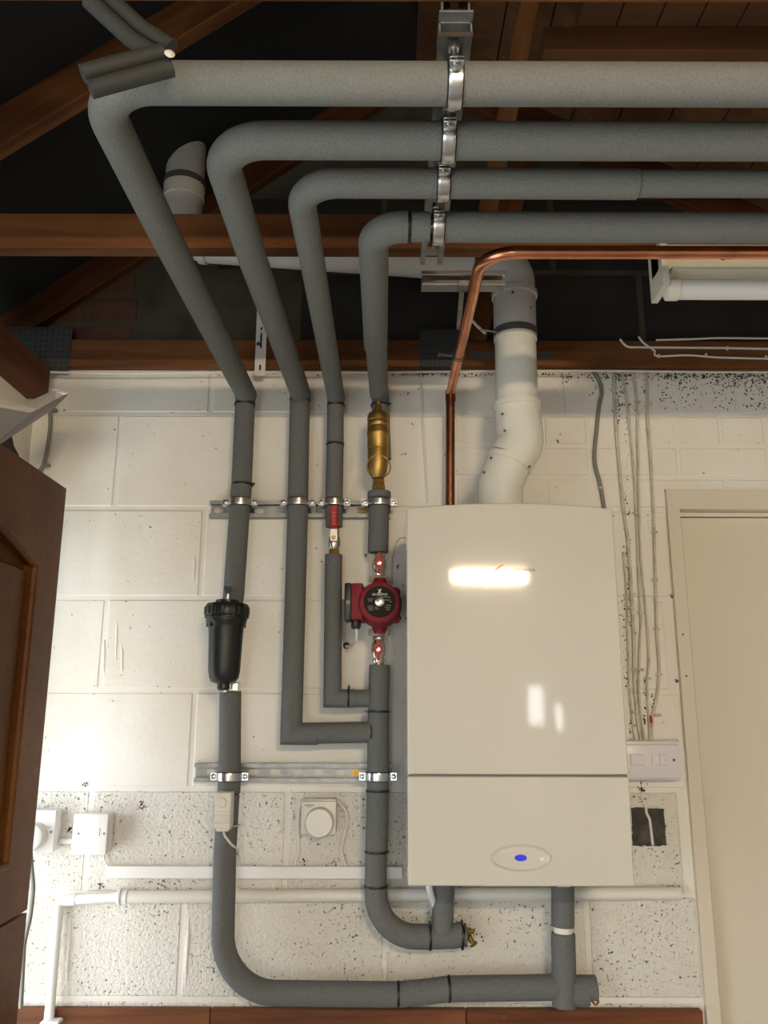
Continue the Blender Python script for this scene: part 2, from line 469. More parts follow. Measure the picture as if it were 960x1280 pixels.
# bare dark blocks and a corner of old bricks above the timber
ZT = CH + .075
rz = [ZT-.02, ZT+.205, ZT+.43, ZT+.655, ZT+.88]
XBR = at(178, 385, YW).x
for r_ in range(4):
    j = at(373, 385, YW).x if r_ % 2 == 0 else at(373, 385, YW).x + .225
    x = j - .45*6
    while x < XR:
        a, b = max(x+.006, XBR if r_ == 0 else XL), min(x+.444, XR)
        for (p, q) in ((a, b),):
            zm = min(roof_z(p), roof_z(q)) + .10
            ztop = min(rz[r_+1]-.006, zm)
            if q-p > .05 and ztop - rz[r_] > .05: lay('d', p, q, rz[r_]+.006, ztop, M['dark_block'], 'block', .02, YW-.004)
        x += .45
core_top = plate([(XL-.02, CH+.03), (XR+.02, CH+.03), (XR, 2.47), (.087, 3.40), (XL, 2.52)], [], .012, FACE((0, YW+.002, 0)))
obj('bare_gable_mortar', core_top, M['bare_mortar'], wall, False, 'bare brown mortar between dark unpainted blocks')
for i, zz in enumerate((ZT-.02, ZT+.055, ZT+.13)):
    for k in range(4):
        a = XBR - .012 - (k+1)*.225 + (.1 if i % 2 else 0); b = min(a + .215, XBR-.012)
        if a > XL-.2 and b-a > .04: lay('r', max(a, XL), b, zz+.004, zz+.069, M['brick'], 'brick', .02, YW-.006)

# rough bare patch below the double switch, where the paint stops
P0, P1 = at(788, 1010, YW), at(832, 1057, YW)
rr = random.Random(3)
out = []
for (ax, az, bx_, bz) in ((P0.x, P1.z, P1.x, P1.z), (P1.x, P1.z, P1.x, P0.z), (P1.x, P0.z, P0.x, P0.z), (P0.x, P0.z, P0.x, P1.z)):
    for k in range(9):
        t = k/9; out.append((ax+(bx_-ax)*t + rr.uniform(-.0018, .0018), az+(bz-az)*t + rr.uniform(-.0018, .0018)))
patch = plate(out, [], .003, FACE((0, YW-.0028, 0)))
obj('bare_patch', patch, M['bare_patch'], wall, False, 'square patch of bare dark block where the paint stops')
bm = NB(); prev = None
pp = [at(807, 1005, YW-.006), at(808, 1016, YW-.006), at(812, 1024, YW-.006), at(814, 1040, YW-.006), at(816, 1056, YW-.006)]
tube(bm, pp, .003, 8, [.004, .003, .0035, .003, .0035])
obj('paint_drip', bm, M['white_warm'], wall, True, 'white paint drip down the bare patch')
# painted-over ridges of filler on the blocks
for (xa, ya, xb, yb) in ((130, 800, 131, 850), (152, 800, 154, 850), (146, 768, 146, 838), (243, 690, 243, 735), (88, 1145, 84, 1240), (236, 1140, 232, 1240), (482, 1190, 482, 1240), (468, 990, 466, 1075)):
    bm = NB(); a, b = at(xa, ya, YW+.002), at(xb, yb, YW+.002)
    tube(bm, [a, a.lerp(b, .3)+Vector((.001, 0, 0)), a.lerp(b, .7)-Vector((.001, 0, 0)), b], .004, 8, [.002, .005, .0045, .002])
    obj('filler_ridge', bm, M['mortar'], wall)

# other walls
ODY0, ODY1, ODZ = -.35, 1.93, 1.93       # side door opening
lw = plate([(YB, 0), (ODY0, 0), (ODY0, ODZ), (ODY1, ODZ), (ODY1, 0), (YW+.05, 0), (YW+.05, CH+.02), (YB, CH+.02)], [], .1, basis((XL-.05, 0, 0), (0, 1, 0), (0, 0, 1)))
lwo = struct(obj('wall_left', lw, M['block_smooth'], None, False))
bmr = B(XR, XR+.1, YB, YW, 0, CH+.02); struct(obj('wall_right', bmr, M['plaster'], None, False))
# wall behind the camera with two upright windows and a doorway added for fill light
wins = [(1.10, 1.27, 1.36, 1.66), (1.37, 1.46, 1.32, 1.53)]
fw = plate([(XL-.1, 0), (XR+.1, 0), (XR+.1, 2.45), (.087, 3.45), (XL-.1, 2.45)], [[(a, c), (b, c), (b, d), (a, d)] for a, b, c, d in wins] + [[(-.86, .02), (-.14, .02), (-.14, 1.98), (-.86, 1.98)]], .1, FACE((0, YB-.05, 0)))
struct(obj('wall_front', fw, M['plaster'], None, False))
struct(obj('floor', B(XL-.1, XR+.1, YB, YW, -.1, 0), M['concrete'], None, False))
bm = NB(); prism(bm, [(XL-.16, YB-.1, roof_z(XL-.16)+.095), (.087, YB-.1, roof_z(.087)+.095), (.087, YB-.1, roof_z(.087)+.115), (XL-.16, YB-.1, roof_z(XL-.16)+.115)], (0, YW-YB+.25, 0))
cl = struct(obj('ceiling', bm, M['felt'], None, False))
rs = thing('ceiling', '', '', (.087, 0, roof_z(.087)+.095)); del rs['label']; del rs['category']; rs['kind'] = 'structure'
# sarking boards on the east slope run away from the camera
n = 17; x0 = .087
wd = (XR+.16-x0)/n
for i in range(n):
    a, b = x0+i*wd+.002, x0+(i+1)*wd-.002
    bm = NB(); prism(bm, [(a, YB-.1, roof_z(a)+.095), (b, YB-.1, roof_z(b)+.095), (b, YB-.1, roof_z(b)+.115), (a, YB-.1, roof_z(a)+.115)], (0, YW-YB+.25, 0))
    obj('board', bm, M['boards'], rs, False)
bm = NB(); prism(bm, [(x0, YB-.1, roof_z(x0)+.12), (XR+.16, YB-.1, roof_z(XR+.16)+.12), (XR+.16, YB-.1, roof_z(XR+.16)+.13), (x0, YB-.1, roof_z(x0)+.13)], (0, YW-YB+.25, 0))
obj('roof_underlay', bm, M['felt'], rs, False)
# garden seen by the windows
gd = struct(obj('ground', B(-8, 8, -14, 14, -.2, -.12), M['garden'], None, False))

# ------------------------------------------------------------------ roof trusses
def truss(yf, label, webs=True, mt=None, mr=None):
    yc = yf+.0175; mt = mt or M['timber']; mr = mr or mt
    t = thing('roof_truss', label, 'roof truss', (.4, yc, CH), 'timber roof trusses over the garage')
    beam('bottom_chord', (XL-.12, yc, CH+.036), (XR+.1, yc, CH+.036), .035, .072, mt, t)
    def raf(xa, xb):
        a = Vector((xa, yc, roof_z(xa))); b = Vector((xb, yc, roof_z(xb)))
        up = Vector((-(b-a).z, 0, (b-a).x)).normalized()
        if up.z < 0: up = -up
        beam('rafter', a+up*.045, b+up*.045, .035, .09, mr, t)
    raf(XL-.1, .087); raf(.087, XR+.1)
    if webs:
        beam('web', (at(609, 262, 1.407).x, yc+.001, CH+.07), (at(609, 262, 1.407).x+.115, yc+.001, CH+.07+.56), .034, .038, M['lamplit_web_timber'], t)
    return t
tw = truss(1.965, 'timber roof truss fixed flat against the gable wall', False, M['timber'], M['timber_dark'])
beam('web', at(552, 428, 1.982), at(552, 428, 1.982)+Vector((0, 0, .62)), .034, .085, M['timber_dark'], tw)
beam('web', at(592, 428, 1.984), at(592, 428, 1.984)+Vector((.20, 0, .72)), .034, .06, M['timber'], tw)
truss(1.407, 'timber roof truss just behind the hanging pipes')
truss(.813, 'timber roof truss overhead at the upper edge of the photo')
for i, (y_, lb) in enumerate(((.22, 'timber roof truss above the photographer'), (-.38, 'timber roof truss a step behind the photographer'), (-.98, 'timber roof truss in front of the lit lamp'), (-1.60, 'timber roof truss that carries the lit lamp'), (-2.2, 'timber roof truss by the garage entrance'))):
    truss(y_, lb)
def nail_plate(p, w_, h_, parent, n):
    bm = plate([(-w_/2, -h_/2), (w_/2, -h_/2), (w_/2, h_/2), (-w_/2, h_/2)], [], .0012, FACE(p))
    o = obj('nail_plate', bm, M['nail_plate'], parent, False, 'grey punched steel nail plate')
    bm = NB()
    for i in range(n):
        for j in range(int(n*h_/w_)):
            x = p[0]-w_/2+(i+.5)*w_/n; z_ = p[2]-h_/2+(j+.5)*h_/int(n*h_/w_)
            box(bm, x-.0015, x+.0015, p[1]-.002, p[1], z_-.003, z_+.003)
    q = obj('punched_teeth', bm, M['grime'], o, False); q['kind'] = 'stuff'
nail_plate(at(549, 437, 1.963), .10, .11, tw, 9)
nail_plate(at(47, 436, 1.963), .17, .12, tw, 12)
# flue bracket strap screwed over the wall truss
a, b = at(587, 443, 1.962), at(692, 443, 1.962)
bm = plate([(a.x, a.z-.0085), (b.x, a.z-.0085), (b.x, a.z+.0085), (a.x, a.z+.0085)], [slot_pts(a.x+.012, a.z, .006, .006), slot_pts(b.x-.012, a.z, .006, .006)], .002, FACE((0, 1.9635, 0)))
tag(obj('bracket_strap', bm, M['steel_dull'], None, False), 'flat grey steel strap screwed across the wall timber behind the flue', 'bracket')

# loose boards lying on the chords, batten below their far ends
t = thing('loft_boards', 'loose dark boards laid over the roof timbers on a batten', 'boards', (.8, .6, CH+.075))
x = .2685
for i in range(16):
    bm = B(x+.001, x+.0555, .25, .985+.01*(i % 2), CH+.0885, CH+.1065, .001); x += .0565
    obj('board', bm, M['boards'], t, False)
bm = B(.222, 1.3, .975, 1.01, CH+.048, CH+.088, .002); obj('batten', bm, M['loft_batten'], t, False)
obj('batten', B(.222, 1.3, .30, .335, CH+.074, CH+.088, .002), M['timber_dark'], t, False)

# ------------------------------------------------------------------ right: white door, lining and head
DL0 = at(857, 800, 1.985).x+.012; DLT = at(900, 636, 1.985).z
t1 = struct(obj('trim_1', plate([(DX0, 0), (DX0, DZT), (DX1, DZT), (DX1, 0), (DX1-.06, 0), (DX1-.06, DLT), (DL0, DLT), (DL0, 0)], [], .10, FACE((0, YW+.037, 0))), M['door_paint'], None, False))
t1['label'] = 'cream painted door frame'
t2 = struct(obj('trim_2', plate([(DL0+.0005, 0), (DL0+.0005, DLT-.0005), (DX1-.061, DLT-.0005), (DX1-.061, 0), (DX1-.075, 0), (DX1-.075, DLT-.012), (DL0+.010, DLT-.012), (DL0+.010, 0)], [], .05, FACE((0, YW+.045, 0))), M['door_paint'], None, False))
dr = struct(obj('door_1', B(DL0+.012, DX1-.076, YW+.022, YW+.066, .01, DLT-.014, .002), M['door_paint'], None, False))
dr['label'] = 'cream painted flush door in a wide frame on the gable wall'
obj('light_block', B(DL0+.001, DX1-.062, YW+.067, YW+.09, .0, DLT-.001), M['timber_dark'], dr, False)  # unseen sheet added behind the door to block light through the gaps
for (px, py) in ((853.5, 793), (858, 845)):
    p = at(px, py, YW-.0135)
    obj('screw_hole', lathe(NB(), [(.0022, 0), (.0022, .0008)], p, (0, -1, 0), 10), M['grime'], t1)
# skirting-high timber rail on the gable
ZR = at(480, 1262, YW-.02).z
tr = thing('timber_rail', 'reddish stained timber rail fixed low along the gable wall', 'timber rail', (0, YW-.01, ZR-.1))
for (xa, xb) in ((XL+.005, at(62, 1270, YW).x-.0), (at(62, 1270, YW).x+.002, at(265, 1270, YW).x), (at(265, 1270, YW).x+.002, .18), (.182, DX0-.01)):
    pass
xs = [XL+.03, at(265, 1270, YW).x, .18, DX0-.01]
for xa, xb in zip(xs, xs[1:]):
    beam('plank', (xa+.0008, YW-.0105, ZR-.05), (xb-.0008, YW-.0105, ZR-.05), .019, .1, M['rail_wood'], tr)
obj('screw', lathe(NB(), [(.006, 0), (.0055, .0012), (.002, .0014)], at(630, 1271, YW-.0205), (0, -1, 0), 14), M['timber'], tr)

# ------------------------------------------------------------------ left: stable door leaves standing open
XD = -.705
DT = at(83, 611, 1.77).z
dfar = (83, 611)
far = Vector((at(83, 611, 1.77).x, 1.77, 0)); XD = far.x
ZSPLIT = at(31, 1139, 1.77).z
def leaf(name, label, z0, z1, arch):
    t = thing(name, label, 'door', (XD-.02, 1.3, z0))
    y0, y1 = 1.0, 1.77
    # panel opening in the leaf
    if arch:
        ya, yb, za, zb = y0+.10, y1-.115, z0+.10, z1-.19
        hole = [(ya, za), (yb, za), (yb, zb)]
        for k in range(1, 12):
            s = k/12; hole.append((yb+(ya-yb)*s, zb + .055*math.sin(PI*s)))
        hole.append((ya, zb))
    else:
        ya, yb, za, zb = y0+.13, y1-.15, z0+.2, z1-.16
        hole = [(ya, za), (yb, za), (yb, zb), (ya, zb)]
    bm = plate([(y0, z0), (y1, z0), (y1, z1), (y0, z1)], [hole], .04, basis((XD-.02, 0, 0), (0, 1, 0), (0, 0, 1)))
    obj('door_frame', bm, M['door_wood'], t, False)
    # moulding bead round the panel
    bm = NB(); pts = [Vector((XD-.004, p[0], p[1])) for p in hole]
    cx = Vector((XD-.004, sum(p[0] for p in hole)/len(hole), sum(p[1] for p in hole)/len(hole)))
    for k in range(len(pts)):
        tube(bm, [pts[k], pts[(k+1) % len(pts)]], .008, 8)
    obj('moulding', bm, M['door_wood'], t)
    mid = (za+zb)/2
    wv = (yb-ya-.0)/3
    for k in range(3):
        a, b = ya+k*wv+.012, ya+(k+1)*wv-.012
        obj('panel', B(XD-.028, XD-.012, a, b, za+.012, zb-.01, .006), M['door_wood'], t, False)
    obj('backing', B(XD-.032, XD-.026, ya-.01, yb+.01, za-.01, zb+.05), M['door_wood'], t, False)
    for k in range(1, 3):
        obj('glazing_bar', B(XD-.028, XD-.002, ya+k*wv-.01, ya+k*wv+.01, za, zb+.04*math.sin(PI*k/3), .003), M['door_wood'], t, False)
    return t
leaf('stable_door', 'brown stained upper door leaf with arched panel, standing open', ZSPLIT+.003, DT, True)
leaf('stable_door', 'brown stained lower door leaf below the arched one', .06, ZSPLIT-.003, False)

# ------------------------------------------------------------------ insulated pipes
R48, R41 = .0245, .0205
PY = 1.93
ZP = CZ + .757
def ztop(py, d0=None): return
d1, d2, d3, d4 = .885, .992, 1.086, 1.2035
def tie(parent, c, axis, R, head=None):
    bm = NB(); torus(bm, c, axis, R+.0005, .0016, 28, 6, 1.8)
    if head is not None:
        h = Vector(head).normalized(); p = Vector(c)+h*(R+.003)
        t_ = bmesh.new(); bmesh.ops.create_cube(t_, size=1)
        for v in t_.verts: v.co = Vector((v.co.x*.006, v.co.y*.006, v.co.z*.005)) + p
        merge(bm, t_)
        tube(bm, [p, p+h*.006+Vector((0, -.002, 0))], .0013, 6)
    obj('cable_tie', bm, M['tie'], parent)
def sleeve(parent, pts, r, rad=0, m=None, seam=False, n=12, flare=False):
    path = fillet(pts, rad, n) if rad else [Vector(p) for p in pts]
    # chamfered ends
    a, b = path[0], path[-1]
    da, db = (path[1]-a).normalized(), (path[-2]-b).normalized()
    path = [a, a+da*.0015] + path[1:-1] + [b+db*.0015, b]
    radii = [r-.0015] + [r]*(len(path)-2) + [r-.0015]
    o = obj('foam_sleeve', tube(NB(), path, r, 26, radii), m or M['foam'], parent)
    return o

def ceil_pipe(parent, d, xb, xw, yw, r, rad, x1=2.0, split=None):
    """overhead run: from the east to the corner, then straight back to the wall line"""
    pw = at(xw, yw, PY)
    zp = at(600, {d1: 105, d2: 176, d3: 229, d4: 284}[d], d).z
    c = Vector((xb, d, zp))
    return zp, c, pw

# pipe one: widest loop, past the black filter and along the bottom
t = p1 = thing('insulated_pipe', 'foam lagged pipe in the outermost loop, passing behind the black filter', 'pipe', at(300, 800, PY), 'grey foam lagged heating pipes')
w0 = at(307, 494, PY); xb1 = at(146, 150, .97).x - .004
z1 = at(600, 105, d1).z
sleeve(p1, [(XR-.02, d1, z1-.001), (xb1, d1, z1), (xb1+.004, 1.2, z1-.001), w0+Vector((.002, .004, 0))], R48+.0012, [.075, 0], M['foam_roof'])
q = [at(307, 490, PY), at(302, 606, PY), at(292, 745, PY), at(289, 778, PY)]
sleeve(p1, q[:2], R48); sleeve(p1, [q[1]+Vector((0, 0, -.0015)), at(300, 629, PY)], R48+.0005)
sleeve(p1, [at(300, 630, PY), q[2], at(289, 765, PY)], R48)
q2 = [at(288, 864, PY), at(287, 984, PY)]
sleeve(p1, [at(288, 864, PY), at(287, 968, PY)], R48); sleeve(p1, [at(287, 969, PY), at(286, 992, PY)], R48+.0006)
bt = [at(285.5, 992.5, PY), at(281, 1070, PY), at(280, 1238, PY), at(497, 1243, PY)]
bt[2].z = at(430, 1241, PY).z; bt[2].x = at(279, 1200, PY).x
sleeve(p1, bt, R48, [0, .115])
sleeve(p1, [at(498, 1243, PY), at(530, 1240, PY), at(561, 1236, PY)], R48, .2)
sleeve(p1, [at(562, 1236, PY), at(697, 1234, PY)], R48+.0005)
for (px, py, ax, hd) in ((306, 506, (0, 0, 1), None), (303, 606, (0, 0, 1), (1, -.3, 0)), (498, 1243, (1, 0, 0), None), (561.5, 1236, (1, 0, 0), None)):
    tie(p1, at(px, py, PY), ax, R48, hd)
# the copper glimpsed past the filter
obj('copper_core', tube(NB(), [at(289, 760, PY), at(288, 866, PY)], .011, 16), M['copper'], p1)
# riser to the boiler on the east and the open tee
sleeve(p1, [at(703.5, 1090, PY), at(703.5, 1158, PY)], R48)
obj('copper_core', tube(NB(), [at(703, 1150, PY), at(704, 1170, PY)], .020, 18), M['white_warm'], p1, True, 'white wrapped joint between two sleeves')
_e = at(705, 1243, PY-.003); _e.z -= R48-.001
sleeve(p1, [at(704, 1166, PY), _e], R48+.001)
obj('foam_sleeve', tube(NB(), [at(703, 1243, PY), at(735, 1242, PY)], R48-.001, 24, [R48-.001]*2), M['foam'], p1)
bm = NB(); a, b = at(715, 1236, PY+.004), at(745, 1236, PY+.004)
for k in range(14):
    pass
# half shell of the cut sleeve end
ring = []
for s in (0, 1):
    base_ = a if s == 0 else b
    ring.append([[base_ + rr_*Vector((0, math.cos(th), math.sin(th))) for th in [math.radians(20 + 200*k/16) for k in range(17)]] for rr_ in (R48+.002, R48-.009)])
bmv = {}
for s in (0, 1):
    for w_ in (0, 1):
        for k in range(17): bmv[s, w_, k] = bm.verts.new(ring[s][w_][k])
for k in range(16):
    bm.faces.new((bmv[0, 0, k], bmv[0, 0, k+1], bmv[1, 0, k+1], bmv[1, 0, k])); bm.faces.new((bmv[0, 1, k], bmv[1, 1, k], bmv[1, 1, k+1], bmv[0, 1, k+1]))
    for s in (0, 1): bm.faces.new((bmv[s, 0, k], bmv[s, 1, k], bmv[s, 1, k+1], bmv[s, 0, k+1]))
for k in (0, 16): bm.faces.new((bmv[0, 0, k], bmv[1, 0, k], bmv[1, 1, k], bmv[0, 1, k]))
obj('foam_sleeve', bm, M['foam'], p1, True, 'cut open foam sleeve end')
bm = NB(); hexnut(bm, at(735, 1243, PY), (1, 0, 0), .014, .012); lathe(bm, [(.007, 0), (.007, .012), (.004, .014)], at(741, 1248, PY-.006), (.5, -.4, -.5), 12)
lathe(bm, [(.004, 0), (.004, .01)], at(740, 1238, PY-.008), (0, -1, 0), 10)
obj('drain_valve', bm, M['brass'], p1)

# pipe two
p2 = thing('insulated_pipe', 'foam lagged pipe, second loop from the outside, with mitred elbow', 'pipe', at(370, 800, PY), 'grey foam lagged heating pipes')
z2 = at(600, 176, d2).z; xb2 = at(287, 225, 1.08).x-.004; w2 = at(376, 493, PY)
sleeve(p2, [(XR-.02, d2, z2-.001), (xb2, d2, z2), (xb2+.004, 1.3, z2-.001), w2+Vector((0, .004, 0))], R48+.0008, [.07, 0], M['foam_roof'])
e = at(364, 917, PY)
sleeve(p2, [at(375, 489, PY), at(372.5, 627, PY)], R48); sleeve(p2, [at(372.5, 628.5, PY), e], R48)
sleeve(p2, [e+Vector((-.0005, 0, 0)), at(464, 915, PY)], R48-.001)
tie(p2, at(375, 500, PY), (0, 0, 1), R48); tie(p2, at(464, 915, PY), (1, 0, 0), R48-.003)
# mitre wedge that closes the elbow
bm = NB(); n_ = 24; ra = []; rb = []; rc = []
for k in range(n_):
    th = 2*PI*k/n_; cy, cs = math.cos(th)*R48, math.sin(th)*R48
    ra.append(bm.verts.new(e+Vector((cs, cy, .06)))); rb.append(bm.verts.new(e+Vector((cs, cy, cs)))); rc.append(bm.verts.new(e+Vector((.06, cy, cs))))
for k in range(n_):
    k2 = (k+1) % n_
    bm.faces.new((ra[k], ra[k2], rb[k2], rb[k])); bm.faces.new((rb[k], rb[k2], rc[k2], rc[k]))
bm.faces.new(ra); bm.faces.new(rc[::-1])
obj('elbow', bm, M['foam'], p2, True, 'mitred foam elbow')

# pipe three (thinner), with the lever valve in it
p3 = thing('insulated_pipe', 'thin foam lagged pipe interrupted by the red lever valve', 'pipe', at(418, 800, PY), 'grey foam lagged heating pipes')
z3 = at(600, 229, d3).z; xb3 = at(382, 265, 1.17).x-.003; w3 = at(420, 497, PY)
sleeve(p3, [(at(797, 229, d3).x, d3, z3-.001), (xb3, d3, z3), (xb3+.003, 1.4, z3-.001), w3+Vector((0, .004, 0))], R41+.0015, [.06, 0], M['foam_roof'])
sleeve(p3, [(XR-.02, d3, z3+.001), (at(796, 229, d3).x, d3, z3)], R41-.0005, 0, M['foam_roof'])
sleeve(p3, [at(419.5, 493, PY), at(419, 556, PY)], R41); sleeve(p3, [at(419, 556.7, PY), at(417.5, 628, PY)], R41+.0004)
sleeve(p3, [at(417.5, 629, PY), at(417.5, 659, PY)], R41)
e3 = at(415.5, 873, PY)
sleeve(p3, [at(417, 693, PY), e3], R41); sleeve(p3, [e3, at(463, 873, PY)], R41-.001)
bm = NB(); ra = []; rb = []; rc = []
for k in range(n_):
    th = 2*PI*k/n_; cy, cs = math.cos(th)*R41, math.sin(th)*R41
    ra.append(bm.verts.new(e3+Vector((cs, cy, .05)))); rb.append(bm.verts.new(e3+Vector((cs, cy, cs)))); rc.append(bm.verts.new(e3+Vector((.05, cy, cs))))
for k in range(n_):
    k2 = (k+1) % n_
    bm.faces.new((ra[k], ra[k2], rb[k2], rb[k])); bm.faces.new((rb[k], rb[k2], rc[k2], rc[k]))
bm.faces.new(ra); bm.faces.new(rc[::-1])
obj('elbow', bm, M['foam'], p3, True, 'mitred foam elbow')
tie(p3, at(420, 507, PY), (0, 0, 1), R41); tie(p3, at(419, 556, PY), (0, 0, 1), R41); tie(p3, at(436, 872, PY), (1, 0, 0), R41, (0, 0, 1))
obj('copper_core', tube(NB(), [at(417.5, 655, PY), at(417, 696, PY)], .0075, 14), M['copper'], p3)

# pipe four: the main stack with pump
p4 = thing('insulated_pipe', 'foam lagged pipe that carries the brass separator and the red pump', 'pipe', at(472, 900, PY), 'grey foam lagged heating pipes')
z4 = at(600, 284, d4).z; xb4 = at(467, 300, 1.26).x; w4 = at(473, 492, PY)
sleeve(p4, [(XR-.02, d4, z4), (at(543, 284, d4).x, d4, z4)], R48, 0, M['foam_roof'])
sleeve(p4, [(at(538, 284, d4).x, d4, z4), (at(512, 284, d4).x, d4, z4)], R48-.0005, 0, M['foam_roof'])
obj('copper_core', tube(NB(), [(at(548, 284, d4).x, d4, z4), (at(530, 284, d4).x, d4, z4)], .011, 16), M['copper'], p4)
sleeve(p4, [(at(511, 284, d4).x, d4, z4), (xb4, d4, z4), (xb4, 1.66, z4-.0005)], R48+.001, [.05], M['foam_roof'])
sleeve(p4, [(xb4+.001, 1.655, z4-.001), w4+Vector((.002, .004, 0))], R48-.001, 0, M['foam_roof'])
tie(p4, (at(511.5, 284, d4).x, d4, z4), (1, 0, 0), R48)
sleeve(p4, [at(475, 488, PY), at(478, 575, PY)], R48-.003)
tie(p4, at(475, 507, PY), (0, 0, 1), R48-.003, (1, -.5, 0))
sleeve(p4, [at(474, 617, PY), at(474, 627, PY)], R48); sleeve(p4, [at(474, 629, PY), at(472.5, 691, PY)], R48)
sleeve(p4, [at(474.5, 831, PY), at(473, 889, PY)], R48-.0005); sleeve(p4, [at(473, 890, PY), at(472.5, 969, PY)], R48)
sleeve(p4, [at(472.5, 970, PY), at(472, 988, PY)], R48-.0003); sleeve(p4, [at(472, 989, PY), at(470.5, 1064, PY)], R48)
sleeve(p4, [at(470, 1065, PY), at(469.5, 1107, PY)], R48-.0006)
c4 = at(470, 1170, PY); c4.x = at(470, 1110, PY).x
sleeve(p4, [at(470, 1108, PY), c4, at(537, 1171, PY)], R48+.0006, [.085])
sleeve(p4, [at(538, 1171, PY), at(570, 1170, PY), at(580, 1166, PY)], R48, .05)
sleeve(p4, [at(580.5, 1169, PY), at(583.5, 1169, PY)], R48-.001)
sleeve(p4, [at(555, 1090, PY), at(553, 1166, PY-.003)], R48-.0015)
for (px, py, ax, rr_, hd) in ((473, 889.5, (0, 0, 1), R48, (-1, -.4, 0)), (472, 988.5, (0, 0, 1), R48, None), (470.5, 1064.5, (0, 0, 1), R48, None), (470, 1107.5, (0, 0, 1), R48, None), (537.5, 1171, (1, 0, 0), R48+.0008, (0, -.2, 1)), (577.5, 1170, (1, 0, 0), R48+.0008, (0, 0, 1))):
    tie(p4, at(px, py, PY), ax, rr_, hd)
bm = NB(); hexnut(bm, at(583, 1166, PY), (1, 0, 0), .011, .010); lathe(bm, [(.006, 0), (.006, .012), (.009, .014), (.009, .017)], at(587, 1172, PY-.01), (.4, -.5, -.6), 14)
lathe(bm, [(.004, 0), (.004, .012)], at(585, 1164, PY-.012), (.8, -.5, .2), 10)
obj('drain_valve', bm, M['brass'], p4)
obj('copper_core', tube(NB(), [at(474, 595, PY), at(472, 700, PY)], .011, 16), M['copper'], p4)
obj('copper_core', tube(NB(), [at(473.5, 826, PY), at(474, 836, PY)], .011, 16), M['copper'], p4)

# bare copper gas pipe
zc_ = at(800, 316, 1.28).z
t = thing('copper_pipe', 'bare copper pipe bent from the roof down behind the boiler', 'pipe', at(563, 560, 1.95))
cb = Vector((at(603, 345, 1.33).x, 1.28, zc_))
cw = at(563, 491, 1.95); cb.x = cw.x + .002
obj('pipe', tube(NB(), fillet([(XR-.02, 1.28, zc_+.004), cb, cw], [.06], 14), .0112, 22), M['copper'], t)
obj('lower_pipe', tube(NB(), [cw+Vector((0, -.0005, .004)), at(562.5, 660, 1.95)], .0112, 22), M['copper_shade'], t, True, 'darker copper length with its dark reflection painted in')
obj('collar', tube(NB(), [cw+Vector((0, 0, .006)), cw+Vector((0, 0, -.022))], .0128, 20), M['copper_shade'], t, True, 'darker soldered collar on the bend')

# ------------------------------------------------------------------ channels and clamps
def channel(name, label, origin, xaxis, yaxis, L, slots, wd=.041, dp=.021, group=None, screws=()):
    """slotted support channel: x along its length, z = xaxis x yaxis is the open side"""
    mt = basis(origin, xaxis, yaxis)
    t = thing(name, label, 'support channel', mt.translation, group)
    holes = [slot_pts(s, 0, .025, .013) for s in slots]
    bm = plate([(0, -wd/2), (L, -wd/2), (L, wd/2), (0, wd/2)], holes, .002, mt @ Matrix.Translation((0, 0, .001)))
    obj('web', bm, M['galv'], t, False)
    for s in (-1, 1):
        bm = NB()
        t_ = bmesh.new(); prof = [(s*wd/2, 0), (s*wd/2, dp), (s*(wd/2-.009), dp), (s*(wd/2-.009), dp-.005), (s*(wd/2-.0075), dp-.005), (s*(wd/2-.0075), dp-.002), (s*(wd/2-.002), dp-.002), (s*(wd/2-.002), 0)]
        prism(t_, [(0, p[0], p[1]) for p in prof], (L, 0, 0)); bmesh.ops.transform(t_, matrix=mt, verts=t_.verts)
        obj('flange', t_, M['galv'], t, False)
    for s in screws:
        bm = NB(); lathe(bm, [(.0085, 0), (.0085, .0015)], mt @ Vector((s, 0, .002)), mt.to_3x3() @ Vector((0, 0, 1)), 18)
        lathe(bm, [(.005, .0015), (.005, .005), (.002, .0055)], mt @ Vector((s, 0, .002)), mt.to_3x3() @ Vector((0, 0, 1)), 6)
        obj('screw', bm, M['brass'], t)
    return t
xa, xb = at(262, 636, YW-.02).x, at(488, 636, YW-.02).x; zz = at(380, 636.5, YW-.02).z
channel('wall_channel', 'slotted steel channel behind the pipes, level with the top of the boiler', (xa, YW-.0025, zz), (1, 0, 0), (0, 0, 1), xb-xa, [.02+.05*k for k in range(8)], group='slotted channels screwed to the wall', screws=(.378,))
xa, xb = at(243, 966, YW-.02).x, at(490, 966, YW-.02).x; zz = at(380, 966, YW-.02).z
channel('wall_channel', 'slotted steel channel above the round dial thermostat', (xa, YW-.0025, zz), (1, 0, 0), (0, 0, 1), xb-xa, [.033+.05*k for k in range(8)], group='slotted channels screwed to the wall', screws=(.368,))
